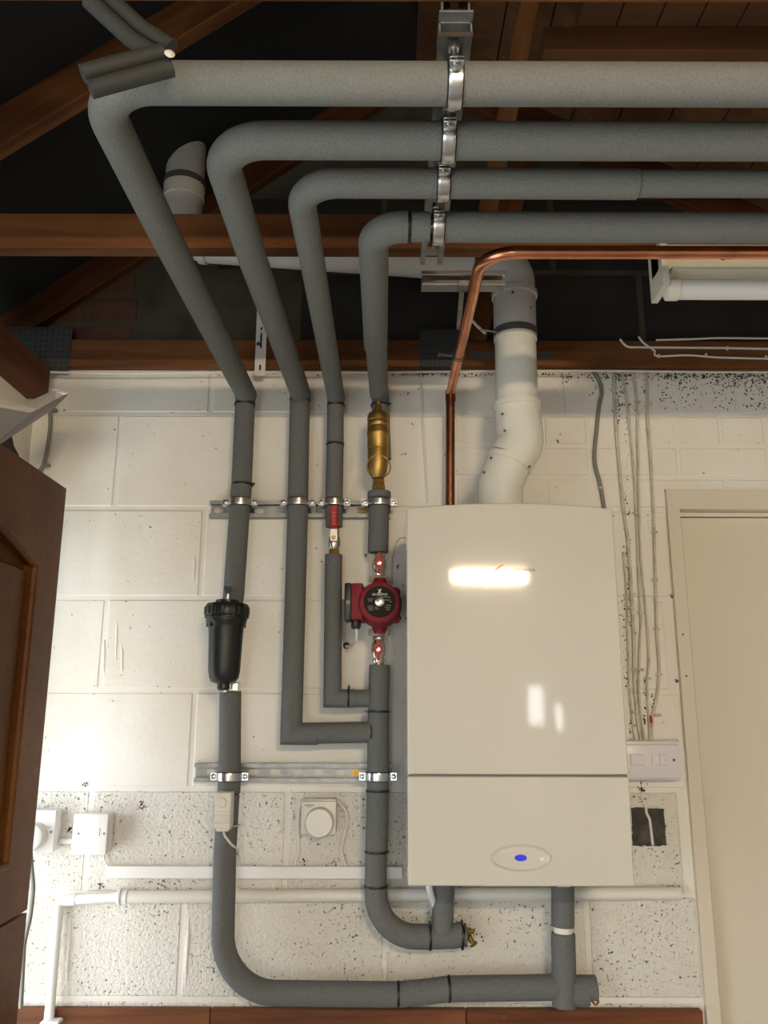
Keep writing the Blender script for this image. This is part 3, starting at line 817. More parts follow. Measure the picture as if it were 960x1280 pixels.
# overhead channel, open side down, and its hanger
XC = .0865
ZC = CZ+.80
channel('ceiling_channel', 'steel channel crossing above the hanging pipes', (XC, .855, ZC+.021), (0, 1, 0), (1, 0, 0), .54, [.03+.05*k for k in range(10)], screws=(.505,))
bm = NB(); box(bm, XC-.0215, XC+.0215, .850, .855, ZC-.001, ZC+.004); 
hg = thing('channel_hanger', 'upright steel channel holding the near end of the ceiling channel', 'support channel', (XC, .86, ZC+.02))
obj('foot_plate', B(XC-.021, XC+.021, .84, .90, ZC+.0215, ZC+.0245, .0005), M['galv'], hg, False)
bm = plate([(-.0165, 0), (.0165, 0), (.0165, .46), (-.0165, .46)], [slot_pts(0, .03+.07*k, .011, .026) for k in range(6)], .002, FACE((XC, .866, ZC+.024)))
obj('web', bm, M['galv'], hg, False)
for s in (-1, 1):
    obj('flange', B(XC+s*.0165-.001, XC+s*.0165+.001, .848, .866, ZC+.024, ZC+.48), M['galv'], hg, False)
obj('front_lip', B(XC-.021, XC+.021, .8515, .8535, ZC-.002, ZC+.003), M['zinc'], hg, False, 'bright folded steel lip')

def clamp(label, c, axis, out, r, gap, group):
    """two-piece pipe clamp; axis = pipe direction, out = from pipe towards its channel"""
    c = Vector(c); A = Vector(axis).normalized(); O = Vector(out).normalized(); S = A.cross(O).normalized()
    t = thing('pipe_clamp', label, 'pipe clamp', c, group)
    hw = .0085
    for sgn, nm in ((1, 'back_band'), (-1, 'front_band')):
        bm = NB(); n = 16; R0, R1 = r+.0012, r+.0034
        V = {}
        for i in range(n+1):
            th = PI*i/n
            d = S*math.cos(th) + O*math.sin(th)*sgn
            for j, (rad, w_) in enumerate(((R0, -hw), (R1, -hw), (R1+.0008, -hw*.5), (R1, 0), (R1+.0008, hw*.5), (R1, hw), (R0, hw))):
                V[i, j] = bm.verts.new(c + d*rad + A*w_ + O*sgn*.001)
        for i in range(n):
            for j in range(7):
                j2 = (j+1) % 7
                bm.faces.new((V[i, j], V[i+1, j], V[i+1, j2], V[i, j2]))
        for i in (0, n): bm.faces.new([V[i, j] for j in range(7)])
        # lugs
        for s in (-1, 1):
            m4 = Matrix((S, A, O)).transposed().to_4x4(); m4.translation = c + S*s*(r+.0095) + O*sgn*.0025
            t_ = bmesh.new(); box(t_, -.008, .008, -hw, hw, -.001, .001, .0004); merge(bm, t_, m4)
        obj(nm, bm, M['zinc'], t)
    for s in (-1, 1):
        bm = NB(); p = c + S*s*(r+.0105)
        lathe(bm, [(.0028, -.010), (.0028, .008)], p, -O, 10)
        lathe(bm, [(.0052, .0035), (.0058, .0045), (.0055, .0075), (.003, .009)], p, -O, 14)
        obj('screw', bm, M['zinc'], t)
    bm = NB()
    for s in (-1, 1):
        torus(bm, c + A*s*(hw+.0005), A, r+.0012, .0014, 28, 6)
    obj('rubber_lining', bm, M['rubber'], t)
    bm = NB(); lathe(bm, [(.004, 0), (.004, gap)], c + O*(r+.002), O, 12); hexnut(bm, c + O*(r+.003), O, .0085, .008)
    hexnut(bm, c + O*(r+.002+gap-.007), O, .0085, .006)
    obj('stud', bm, M['zinc'], t)
G1 = 'zinc clamps holding the lagged pipes'
for (px, lb, rr_) in ((300.5, 'zinc clamp on the upper wall channel, around the outermost pipe', R48), (372.5, 'zinc clamp on the upper wall channel, around the second pipe', R48), (418, 'zinc clamp just above the red lever handle', R41), (474, 'zinc clamp right below the brass separator', R48)):
    clamp(lb, at(px, 628.5, PY), (0, 0, 1), (0, 1, 0), rr_, YW-.0235-PY-rr_-.002+.012, G1)
for (px, lb) in ((287, 'zinc clamp just above the small white pipe thermostat'), (472.5, 'zinc clamp at the boiler end of the lower wall channel')):
    clamp(lb, at(px, 970.5, PY), (0, 0, 1), (0, 1, 0), R48, YW-.0235-PY-R48-.002+.012, G1)
for (d, zz, rr_, px, lb) in ((d1, z1, R48+.001, 567, 'zinc clamp hanging the uppermost overhead pipe'), (d2, z2, R48+.001, 562, 'zinc clamp hanging the second overhead pipe'), (d3, z3, R41+.0015, 555, 'zinc clamp hanging the thin overhead pipe'), (d4, z4, R48, 546, 'zinc clamp hanging the lowest lagged pipe beside exposed copper')):
    clamp(lb, (XC, d, zz), (1, 0, 0), (0, 0, 1), rr_, max(.012, ZC+.012-zz-rr_), G1)

# perforated strap on the wall (flue support)
t = thing('perforated_strap', 'white perforated steel strap over the wall timber between two lagged pipes', 'strap')
t.location = at(323, 466, 1.95)
a, b = at(324.5, 469, 1.955), at(325, 378, 1.955)
L = b.z-a.z
bm = plate([(-.0135, 0), (.0135, 0), (.0135, L), (-.0135, L)], [slot_pts(0, .022, .005, .017), slot_pts(0, .10, .005, .05), slot_pts(0, L-.075, .005, .017), slot_pts(0, L-.04, .005, .018)], .0025, FACE((a.x, 1.958, a.z)))
obj('upright', bm, M['white'], t, False)
c_, e_ = at(325, 378, 1.957), at(315, 346, 1.80)
bm = NB(); dv = Vector((.0135, 0, 0)); th_ = Vector((0, .0, .003))
prism(bm, [c_-dv, c_+dv, e_+dv*.6, e_-dv*.6], (0, .001, .003)); obj('arm', bm, M['white'], t, False)
bm = NB(); lathe(bm, [(.005, 0), (.005, .002), (.001, .003)], at(323, 430, 1.956), (0, -1, 0), 12); obj('screw', bm, M['steel_dull'], t)

# short strut offcut with hanging strap that steadies the copper pipe
t = thing('short_channel', 'short bright steel channel offcut behind the copper bend', 'support channel', at(578, 349, 1.47))
a, b = at(527, 349, 1.47), at(631, 349, 1.47); c_ = at(578, 349, 1.47)
for nm, dz0, dz1, dy in (('upper_lip', .005, .0145, 0), ('lower_lip', -.0145, -.0055, 0)):
    obj(nm, B(a.x, b.x, 1.462, 1.470, c_.z+dz0, c_.z+dz1, .001), M['zinc'], t, False)
obj('web', B(a.x, b.x, 1.490, 1.4925, c_.z-.0145, c_.z+.0145), M['galv'], t, False)
for s in (-1, 1): obj('flange', B(a.x, b.x, 1.465, 1.492, c_.z+s*.0145-.001, c_.z+s*.0145+.001), M['galv'], t, False)
bm = NB(); box(bm, c_.x-.010, c_.x+.010, 1.458, 1.475, c_.z-.020, c_.z-.008, .001); obj('strut_nut', bm, M['galv'], t, False)
obj('fixing_rod', tube(NB(), [(c_.x+.03, 1.478, c_.z+.0145), (c_.x+.03, 1.478, CH-.0005 if False else CH+.03)], .004, 10), M['zinc'], t)
g_ = at(571, 411, 1.72)
bm = NB(); prism(bm, [(c_.x-.006, 1.466, c_.z-.016), (c_.x+.004, 1.466, c_.z-.016), (g_.x+.010, 1.73, g_.z+.004), (g_.x, 1.73, g_.z+.004)], (0, .0018, 0))
obj('strap', bm, M['galv'], t, False)
dcop = (cw-cb).normalized()
tt = (1.72-cb.y)/(cw.y-cb.y); pc = cb.lerp(cw, tt)
torus_b = torus(NB(), pc, dcop, .0135, .0014, 24, 6); lathe(torus_b, [(.0035, 0), (.0035, .03), (.006, .031), (.006, .034)], pc+Vector((-.012, 0, 0)), (-1, 0, .1), 12)
obj('wire_clip', torus_b, M['steel_dull'], t)
tag(obj('black_wire', tube(NB(), fillet([at(600, 412, 1.74), at(640, 418, 1.85), at(660, 432, 1.9)], .03, 6), .0022, 8), M['cable_grey']), 'dark grey wire running from the copper clip to behind the flue', 'wire')
tag(obj('wire_stub', tube(NB(), [at(588, 398, 1.87), at(596, 407, 1.88), at(607, 417, 1.89)], .0035, 8), M['white_warm']), 'short pale wire stub beside the copper pipe near the flue', 'wire')

# ------------------------------------------------------------------ flue
FD = 1.83
t = thing('boiler_flue', 'white painted flue rising from the boiler and turning along the roof', 'flue', at(628, 630, FD))
b0, b1, b2, b3 = at(626, 660, FD), at(625, 604, FD), at(649, 548, FD), at(645, 430, FD)
rf = .0505
def flue_piece(name, pts, r, m, rad=0, label=None, n=14):
    pth = fillet(pts, rad, n) if rad else pts
    return obj(name, tube(NB(), pth, r, 36), m, t, True, label)
flue_piece('lower_elbow', [b0, b1+Vector((0, 0, -.003)), b1.lerp(b2, .42)], rf+.001, M['flue'], .06)
e0 = b1.lerp(b2, .40); e1 = b1.lerp(b2, .52)
flue_piece('collar', [e0, e1], rf+.0035, M['flue'])
top_e = at(647, 520, FD)
flue_piece('upper_elbow', [b1.lerp(b2, .5), Vector((b2.x+.004, FD, b2.z-.012)), Vector((b2.x-.002, FD, at(647, 508, FD).z))], rf+.003, M['flue'], .055)
flue_piece('collar', [Vector((b2.x-.002, FD, at(647, 512, FD).z)), Vector((b2.x-.002, FD, at(647, 505, FD).z))], rf+.0058, M['flue'])
f1 = Vector((at(645, 470, FD).x, FD, at(645, 506, FD).z)); f2 = Vector((at(644, 420, FD).x, FD, at(644, 422, FD).z)); f3 = Vector((at(643, 372, FD).x, FD, at(643, 372, FD).z))
fc = Vector((at(642, 332, FD).x, FD, at(642, 331, FD).z))
flue_piece('straight_tube', [f1, f2], rf-.0015, M['flue'])
flue_piece('collar', [f2+Vector((0, 0, -.009)), f2+Vector((0, 0, .0))], rf+.0005, M['flue'])
flue_piece('rubber_band', [f2, f2+Vector((0, 0, .017))], rf+.002, M['grey_band'], 0, 'dark grey band round the flue')
flue_piece('socket', [f2+Vector((0, 0, .016)), f3+Vector((0, 0, .008))], rf, M['flue_up'])
flue_piece('collar', [f3+Vector((0, 0, -.002)), f3+Vector((0, 0, .010))], rf+.0045, M['flue_up'])
fl = Vector((at(258, 318, FD).x, FD, fc.z+.055))
flue_piece('top_elbow', [f3+Vector((0, 0, .004)), fc, fc.lerp(fl, .22)], rf-.001, M['flue_up'], .052)
flue_piece('horizontal_tube', [fc.lerp(fl, .18), fl], .0465, M['flue_up'], 0)
flue_piece('collar', [fl+Vector((.002, 0, 0)), fl+Vector((-.016, 0, .002))], .0505, M['flue_up'])
up = Vector((at(226, 240, 1.80).x, FD, 0)); up.z = fl.z+.02
flue_piece('end_elbow', [fl, up, up+Vector((.0, 0, .10))], .047, M['flue_up'], .05)
u2 = up+Vector((.0, 0, .10)); 
flue_piece('collar', [u2, u2+Vector((0, 0, .035))], .0505, M['flue_up'])
flue_piece('rubber_band', [u2+Vector((0, 0, .036)), u2+Vector((0, 0, .052))], .0512, M['grey_band'], 0, 'dark grey band round the flue')
flue_piece('roof_tube', [u2+Vector((0, 0, .05)), u2+Vector((.0, 0, .5))], .0475, M['flue_up'])
bm = NB()
for (px, py) in ((641, 365), (663, 384), (628, 517), (631, 538), (614, 572), (605, 590), (662, 583)):
    p = at(px, py, FD-rf-.002 + (.012 if px in (663, 662) else 0)); lathe(bm, [(.0028, 0), (.0028, .004), (.0001, .0045)], p+Vector((0, .004, 0)), (0, -1, 0), 10)
o = obj('screw', bm, M['steel_dull'], t); o['kind'] = 'stuff'
# perforated band under the flue run
bm = NB()

# ------------------------------------------------------------------ boiler
BY = 1.65
BX0, BX1 = at(509, 870, BY).x, at(780, 870, BY).x
BZT, BZB = at(509, 634, BY).z, at(600, 1109, BY-.004).z
BZS = at(640, 970, BY-.01).z
t = boiler = thing('boiler', 'glossy white wall-hung gas boiler with oval blue badge', 'boiler', ((BX0+BX1)/2, 1.85, BZB))
BW = BX1-BX0; BCX = (BX0+BX1)/2
def front(z0, z1, top_arch, tilt0, tilt1, nx=28, nz=8):
    """gently bowed front shell, closed at the back"""
    bm = NB(); fr = {}; bk = {}
    for i in range(nx+1):
        s = -1 + 2*i/nx; bow = .003*(1-s*s)
        x = BCX + s*BW/2
        for j in range(nz+1):
            q_ = j/nz; z_ = z0 + (z1-z0)*q_ + (top_arch*(1-s*s) if j == nz else top_arch*(1-s*s)*q_**6)
            fr[i, j] = bm.verts.new((x, BY - bow + tilt0*(1-q_) + tilt1*q_, z_))
        for j in (0, nz):
            bk[i, j] = bm.verts.new((x, BY+.035, fr[i, j].co.z))
    for i in range(nx):
        for j in range(nz): bm.faces.new((fr[i, j], fr[i+1, j], fr[i+1, j+1], fr[i, j+1]))
        bm.faces.new((fr[i, 0], bk[i, 0], bk[i+1, 0], fr[i+1, 0])); bm.faces.new((fr[i, nz], fr[i+1, nz], bk[i+1, nz], bk[i, nz]))
        bm.faces.new((bk[i, 0], bk[i, nz], bk[i+1, nz], bk[i+1, 0]))
    for i in (0, nx): bm.faces.new([fr[i, j] for j in range(nz+1)] + [bk[i, nz], bk[i, 0]])
    return bm
def soften(o, w_=.003):
    md = o.modifiers.new('b', 'BEVEL'); md.width = w_; md.segments = 3; md.limit_method = 'ANGLE'; md.angle_limit = math.radians(50)
soften(obj('front_cover', front(BZS+.0015, BZT-.002, .011, 0, .000), M['boiler'], t))
dp_ = obj('control_flap', front(BZB, BZS-.0015, 0, .006, -.001), M['boiler'], t); soften(dp_)
obj('seam', B(BX0+.004, BX1-.004, BY-.004, BY+.03, BZS-.0012, BZS+.0012), M['boiler_gap'], t, False)
o = obj('casing', B(BX0+.001, BX1-.001, BY+.036, 1.985, BZB+.003, BZT-.003, .003), M['boiler'], t, False)
obj('wall_frame', B(BX0+.03, BX1-.03, 1.984, YW-.0035, BZB+.05, BZT-.02), M['galv'], t, False)
# oval badge
bc = at(652, 1074, BY-.011)
bc.y = BY - .003*(1-((bc.x-BCX)/(BW/2))**2) + .006*(1-(bc.z-BZB)/(BZS-BZB)) - .001*(bc.z-BZB)/(BZS-BZB) - .0035
bm = NB(); seg = 48
rings = []
for (rx, rz_, y_) in ((.0575, .0250, .0030), (.0560, .0238, -.0028), (.0535, .0222, -.0035), (.050, .0200, -.0010), (.03, .012, -.0005)):
    rings.append([bm.verts.new((bc.x+rx*math.cos(2*PI*k/seg), bc.y+y_+.0035, bc.z+rz_*math.sin(2*PI*k/seg))) for k in range(seg)])
for a_, b_ in zip(rings, rings[1:]):
    for k in range(seg): bm.faces.new((a_[k], a_[(k+1) % seg], b_[(k+1) % seg], b_[k]))
bm.faces.new(rings[-1])
bg = obj('badge', bm, M['boiler'], t, True, 'raised oval rim around a dished centre')
bm = NB(); r0 = [(.0115*math.cos(2*PI*k/28), .0058*math.sin(2*PI*k/28)) for k in range(28)]
bt_ = plate(r0, [], .003, FACE((bc.x, bc.y+.0025, bc.z+.0005)))
obj('blue_button', bt_, M['blue'], bg, False, 'small blue oval button')
# name
lp = at(652, 713, BY-.003)
ym = lambda x: BY - .003*(1-((x-BCX)/(BW/2))**2) - .0004
lx0, lx1 = at(636, 713, BY-.003).x, at(669, 713, BY-.003).x
obj('lettering', text('WORCESTER', .0085, FACE(((lx0+lx1)/2, ym(lx1)-.0002, lp.z)), .00015, 'CENTER', lx1-lx0), M['print_grey'], t, False, 'small grey maker lettering')
a = at(614, 715, BY-.003); b = at(630, 706, BY-.003)
bm = plate([(a.x, a.z), (a.x+.007, a.z+.001), (a.x+.016, a.z+.008), (b.x, b.z), (b.x-.003, b.z+.0012), (a.x+.013, a.z+.010), (a.x+.006, a.z+.004)], [], .0003, FACE((0, ym(a.x)-.0004, 0)))
obj('emblem', bm, M['orange'], t, False, 'orange swoosh emblem')
# spigots below the casing
for px in (555, 703.5):
    p = at(px, 1092, PY); obj('spigot', lathe(NB(), [(.016, -.02), (.016, BZB-p.z+.02)], p, (0, 0, 1), 18), M['brass'], t)
bm = NB(); p = at(706, 1113, 1.66)
obj('flap_catch', B(p.x-.012, p.x+.012, 1.664, 1.68, BZB-.003, BZB+.004, .001), M['boiler'], t, False)
tag(obj('condensate_hose', tube(NB(), fillet([at(533, 1090, 1.9), at(537, 1112, 1.9), at(543, 1132, 1.93), at(548, 1140, 1.97)], .02, 6), .007, 12), M['white']), 'short white hose bending below the boiler beside the lagged riser', 'hose')

# ------------------------------------------------------------------ black filter
FY = 1.862
fc_ = at(282, 800, FY); ft, fb = at(283, 752, FY).z, at(283, 856, FY).z
H = ft-fb
t = thing('magnetic_filter', 'black plastic cylinder filter with ribbed screw lid on the outermost pipe', 'filter', (fc_.x, FY, fb))
s_ = .0485
bm = lathe(NB(), [(.0, -.012), (.010, -.012), (.014, -.008), (.014, .002), (.026, .006), (.032, .014), (.035, .03), (.0375, H*.55), (.039, H*.68), (.0405, H*.72), (.0455, H*.76), (.0455, H*.80)], (fc_.x, FY, fb), (0, 0, 1), 40)
obj('body', bm, M['black'], t)
def ribbed(k, r): return r + (.0018 if k % 6 == 0 else 0)
bm = lathe(NB(), [(.0475, H*.795), (.0485, H*.80), (.0485, H*.81), (.047, H*.82), (.048, H*.83), (.048, H*.93), (.043, H*.97), (.024, H*.985), (.024, H*1.015), (.021, H*1.02), (0, H*1.02)], (fc_.x, FY, fb), (0, 0, 1), 72, ribbed)
lid = obj('lid', bm, M['black'], t)
bm = NB()
for k in range(16):
    a_ = 2*PI*k/16; c_ = Vector((fc_.x+.0487*math.cos(a_), FY+.0487*math.sin(a_), fb+H*.88))
    m4 = Matrix.Translation(c_) @ Matrix.Rotation(a_, 4, 'Z'); t_ = bmesh.new(); box(t_, -.002, .002, -.0035, .0035, -H*.045, H*.045, .001); merge(bm, t_, m4)
obj('grip_ribs', bm, M['black'], lid, False)
for k in range(10):
    a_ = 2*PI*k/10+.2; c_ = Vector((fc_.x+.0425*math.cos(a_), FY+.0425*math.sin(a_), fb+H*.735))
    m4 = Matrix.Translation(c_) @ Matrix.Rotation(a_, 4, 'Z'); t_ = bmesh.new(); box(t_, -.004, .0015, -.001, .001, -H*.05, H*.045); bm = NB(); merge(bm, t_, m4)
    obj('body_rib', bm, M['black'], t, False)
kz = fb+H*1.02
bv = obj('bleed_stem', lathe(NB(), [(.0055, 0), (.0055, .004), (.0035, .005), (.0035, .014), (.002, .015)], (fc_.x+.001, FY, kz), (0, 0, 1), 12), M['zinc'], t)
bm = plate([(-.0045, 0), (.0045, 0), (.009, .010), (.0085, .018), (.001, .0185), (-.008, .020), (-.009, .012)], [], .004, FACE((fc_.x+.001, FY, kz+.012)))
obj('bleed_key', bm, M['black'], bv, False)
for (px, py, r_, m_) in ((282, 860, .0065, 'zinc'),):
    obj('drain_stub', lathe(NB(), [(r_, 0), (r_, .014), (r_*.7, .015)], at(px, 857, FY), (0, 0, -1), 14), M[m_], t)
p = at(294, 862, 1.90)
bm = NB(); box(bm, p.x-.010, p.x+.010, 1.885, 1.92, p.z-.004, p.z+.016, .002); obj('valve_body', bm, M['nickel'], t, False)
obj('inlet', tube(NB(), [(fc_.x, FY+.03, fb+H*.35), (at(288, 820, PY).x, PY, fb+H*.35)], .016, 16), M['black'], t)
obj('inlet', tube(NB(), [(fc_.x, FY+.03, fb+H*.70), (at(288, 780, PY).x, PY, fb+H*.70)], .016, 16), M['black'], t)

# ------------------------------------------------------------------ brass separator
SY = 1.895
z0, z9 = at(474, 612, SY).z, at(472, 500, SY).z
xa = at(472.5, 550, SY).x
def zy(y): return at(472, y, SY).z
t = thing('air_separator', 'brass air separator with rounded base above the wall channel', 'air separator', (xa, SY, z0))
bm = lathe(NB(), [(0, zy(500)), (.004, zy(500)), (.0055, zy(503)), (.0055, zy(506)), (.009, zy(508)), (.011, zy(514)), (.0225, zy(517)), (.0255, zy(520)), (.0262, zy(526)), (.0245, zy(527)), (.0258, zy(528)), (.0258, zy(533)), (.0245, zy(534)), (.0255, zy(535)), (.0255, zy(544))], (xa, SY, 0), (0, 0, 1), 36)
obj('vent_cap', bm, M['brass'], t)
bm = lathe(NB(), [(.0262, zy(540.5)), (.0268, zy(541)), (.0268, zy(545)), (.0255, zy(546)), (.0255, zy(561.5)), (.0245, zy(562)), (.0248, zy(563)), (.0245, zy(581)), (.022, zy(590)), (.014, zy(598)), (.0, zy(600))], (xa, SY, 0), (0, 0, 1), 36)
obj('body', bm, M['brass'], t)
bm = NB(); torus(bm, (xa+.002, SY-.01, zy(585)), (0, .9, .45), .0275, .002, 40, 8)
obj('ring', bm, M['brass'], t)
bm = lathe(NB(), [(.012, zy(612)), (.012, zy(597))], (xa+.002, SY+.006, 0), (0, 0, 1), 20)
hexnut(bm, (xa+.002, SY+.004, zy(613)), (0, 0, 1), .0175, zy(606)-zy(613)); hexnut(bm, (xa+.002, SY+.004, zy(605)), (0, 0, 1), .0155, zy(599)-zy(605))
obj('union_nut', bm, M['brass'], t)
obj('side_port', tube(NB(), [(xa, SY+.02, zy(530)), (xa+.004, PY+.01, zy(530))], .02, 20), M['brass'], t)
obj('foam_ring', lathe(NB(), [(.0, zy(621)), (.027, zy(621)), (.028, zy(620)), (.028, zy(613.5)), (.027, zy(613)), (0, zy(613))], (at(474, 617, SY).x, 1.91, 0), (0, 0, 1), 30), M['foam'], t)

# ------------------------------------------------------------------ lever ball valve
LY = 1.925
zz = lambda y, d=LY: at(418, y, d).z
xv = at(418, 680, LY).x
t = thing('lever_valve', 'brass ball valve with long red lever below the upper wall channel', 'valve', (xv, LY, zz(690)))
bm = NB(); hexnut(bm, (xv, LY, zz(693)), (0, 0, 1), .0135, zz(687)-zz(693)); obj('lower_nut', bm, M['brass'], t)
bm = lathe(NB(), [(.009, zz(688)), (.011, zz(686)), (.0145, zz(682)), (.0145, zz(674)), (.011, zz(669)), (.009, zz(667))], (xv, LY, 0), (0, 0, 1), 28); obj('body', bm, M['nickel'], t)
bm = NB(); hexnut(bm, (xv, LY, zz(667)), (0, 0, 1), .0125, zz(661)-zz(667)); obj('upper_nut', bm, M['brass'], t)
LVY = 1.895
bm = lathe(NB(), [(.006, 0), (.006, LY-.012-LVY)], (xv, LY-.01, at(418, 673, LVY).z), (0, -1, 0), 14); obj('spindle', bm, M['brass'], t)
zl = lambda y: at(418, y, LVY).z
bm = plate([(-.0075, zl(676)), (.0075, zl(676)), (.0085, zl(670)), (.008, zl(659)), (-.008, zl(659)), (-.0085, zl(670))], [], .002, FACE((xv, LVY, 0)))
arm = obj('lever_arm', bm, M['zinc'], t, False)
lathe_b = NB(); hexnut(lathe_b, (xv, LVY-.001, zl(672)), (0, -1, 0), .0055, .004); obj('spindle_nut', lathe_b, M['brass'], arm)
# red plastic grip, leaning forwards over the pipe
g0, g1 = Vector((xv, LVY-.001, zl(661))), Vector((xv+.001, LVY-.018, at(418, 631, LVY-.018).z))
bm = NB(); m4 = basis((g0+g1)/2, (1, 0, 0), (g1-g0)); L = (g1-g0).length
t_ = bmesh.new(); box(t_, -.0092, .0092, -L/2, L/2, -.004, .004, .0030, 3); merge(bm, t_, m4)
grip = obj('lever_grip', bm, M['red'], t)
mt2 = m4 @ Matrix.Translation((.0005, .002, .0043)) @ Matrix.Rotation(PI/2, 4, 'Z')
obj('lettering', text('II III  III', .008, mt2, .0001, 'CENTER', L*.55), M['print_white'], grip, False, 'faint pale raised marks') if False else None
bm = NB()
for k in range(7):
    yy = -L*.30 + k*L*.08
    t_ = bmesh.new(); box(t_, -.004+(k % 3)*.0006, .004-(k % 2)*.0012, yy, yy+.0012, .0040, .0043); merge(bm, t_, m4)
obj('raised_marks', bm, mat('pale_red_marks', (.62, .22, .2), .5), grip, False)

# ------------------------------------------------------------------ pump and its isolating valves
PX = at(474.5, 752, 1.83).x
t = thing('circulation_pump', 'dark red circulation pump with round black nameplate', 'pump', (PX, 1.90, at(474, 790, 1.9).z))
zz = lambda y, d=1.90: at(474, y, d).z
pz = at(474.5, 752, 1.81).z
bm = lathe(NB(), [(.0, -.03), (.035, -.03), (.047, -.02), (.050, .0), (.050, .035), (.0475, .042), (.0465, .07), (.044, .078), (.0395, .081), (0, .081)], (PX, 1.90, pz), (0, -1, 0), 48)
obj('motor_housing', bm, M['pump_red'], t)
bm = lathe(NB(), [(.014, zz(792)), (.017, zz(785)), (.019, zz(779)), (.019, zz(725)), (.017, zz(728)), (.015, zz(724))][:3] + [(.019, zz(730)), (.017, zz(727)), (.014, zz(722))], (PX, 1.91, 0), (0, 0, 1), 28)
obj('volute', bm, M['pump_red'], t)
bm = NB()
for s1 in (-1, 1):
    for s2 in (-1, 1):
        lathe(bm, [(.010, 0), (.010, .028), (.008, .030), (0, .030)], (PX+s1*.037, 1.895, pz+s2*.030), (0, -1, 0), 14)
obj('bolt_lugs', bm, M['pump_red'], t)
YF = 1.8185
disc = obj('nameplate', lathe(NB(), [(.0345, 0), (.0350, .0012), (.0345, .0018), (0, .0018)], (PX, 1.8185+.0008, pz+.001), (0, -1, 0), 48), M['black_satin'], t, True, 'round black nameplate with white print')
bm = text('GRUNDFOS', .0062, FACE((PX, 1.8172, pz+.0165)), .0001, 'CENTER', .034)
obj('lettering', bm, M['print_white'], disc, False)
bm = NB()
for a_ in (PI/4, -PI/4, PI/4+.5):
    t_ = bmesh.new(); box(t_, -.0055, .0055, -.0006, .0006, -.0001, .0001); merge(bm, t_, FACE((PX, 1.8171, pz+.024)) @ Matrix.Rotation(a_, 4, 'Z'))
obj('emblem', bm, M['print_white'], disc, False)
bm = NB(); rr = random.Random(5)
for (x_, z_, w_) in ((-.026, .006, .012), (-.025, .002, .009), (-.026, -.010, .011), (-.025, -.014, .012), (-.024, -.018, .010), (-.011, -.012, .007), (-.010, -.016, .008), (.010, .004, .014), (.013, -.008, .012), (.012, -.013, .012), (.014, -.017, .008), (.022, .0, .005), (-.006, .0105, .03)):
    box(bm, PX+x_, PX+x_+w_, 1.8168, 1.8171, pz+z_, pz+z_+.0010)
obj('small_print', bm, mat('dim_print', (.35, .34, .30), .5), disc, False)
bm = lathe(NB(), [(.0105, 0), (.0105, .002), (.009, .003), (0, .003)], (PX, 1.8168, pz+.0005), (0, -1, 0), 28)
vs = obj('vent_screw', bm, M['zinc'], t); 
obj('screw_slot', B(PX-.006, PX+.006, 1.8134, 1.8139, pz-.0002, pz+.0010), M['steel_dull'], vs, False)
# terminal box
bx0, bx1, bxm = at(431, 750, 1.86).x, at(452, 750, 1.86).x, at(440, 750, 1.86).x
bz0, bz1 = at(440, 777, 1.86).z, at(440, 730, 1.86).z
obj('terminal_box', B(bxm-.001, bx1+.004, 1.835, 1.90, bz0+.002, bz1-.001, .004, 2), M['pump_red'], t)
tl = obj('terminal_lid', B(bx0, bxm, 1.838, 1.897, bz0, bz1, .004, 2), M['black'], t)
obj('speed_switch', B(bx0+.004, bx0+.012, 1.8365, 1.839, (bz0+bz1)/2-.006, (bz0+bz1)/2+.002), M['cable_grey'], tl, False)
obj('neck', B(bx1, PX-.03, 1.845, 1.895, pz-.026, pz+.028, .004), M['pump_red'], t, False)
gl = at(445, 780, 1.86)
obj('cable_gland', lathe(NB(), [(.011, 0), (.011, -.014), (.009, -.018)], (gl.x, 1.865, bz0+.002), (0, 0, 1), 16), M['black'], t)
for (ya, yb, nm) in ((728.5, 721, 'upper_union'), (795, 786.5, 'lower_union')):
    bm = NB(); hexnut(bm, (PX-.001, PY-.005, zz(ya, PY)), (0, 0, 1), .0255, zz(yb, PY)-zz(ya, PY), 8, .002); obj(nm, bm, M['nickel'], t)
tag(obj('pump_cable', tube(NB(), fillet([(gl.x+.001, 1.865, bz0-.012), at(446, 800, 1.88), at(438, 808, 1.95), at(433, 808, 1.99)], .03, 8), .0032, 10), M['cable_white']), 'white cable curving from the pump terminal box into the wall', 'cable')
tag(obj('cable_hole', lathe(NB(), [(.008, 0), (.008, .002), (.004, .003)], at(433, 807, YW-.001), (0, -1, 0), 12), M['grime']), 'dark drilled hole in the wall where the pump cable enters', 'hole')

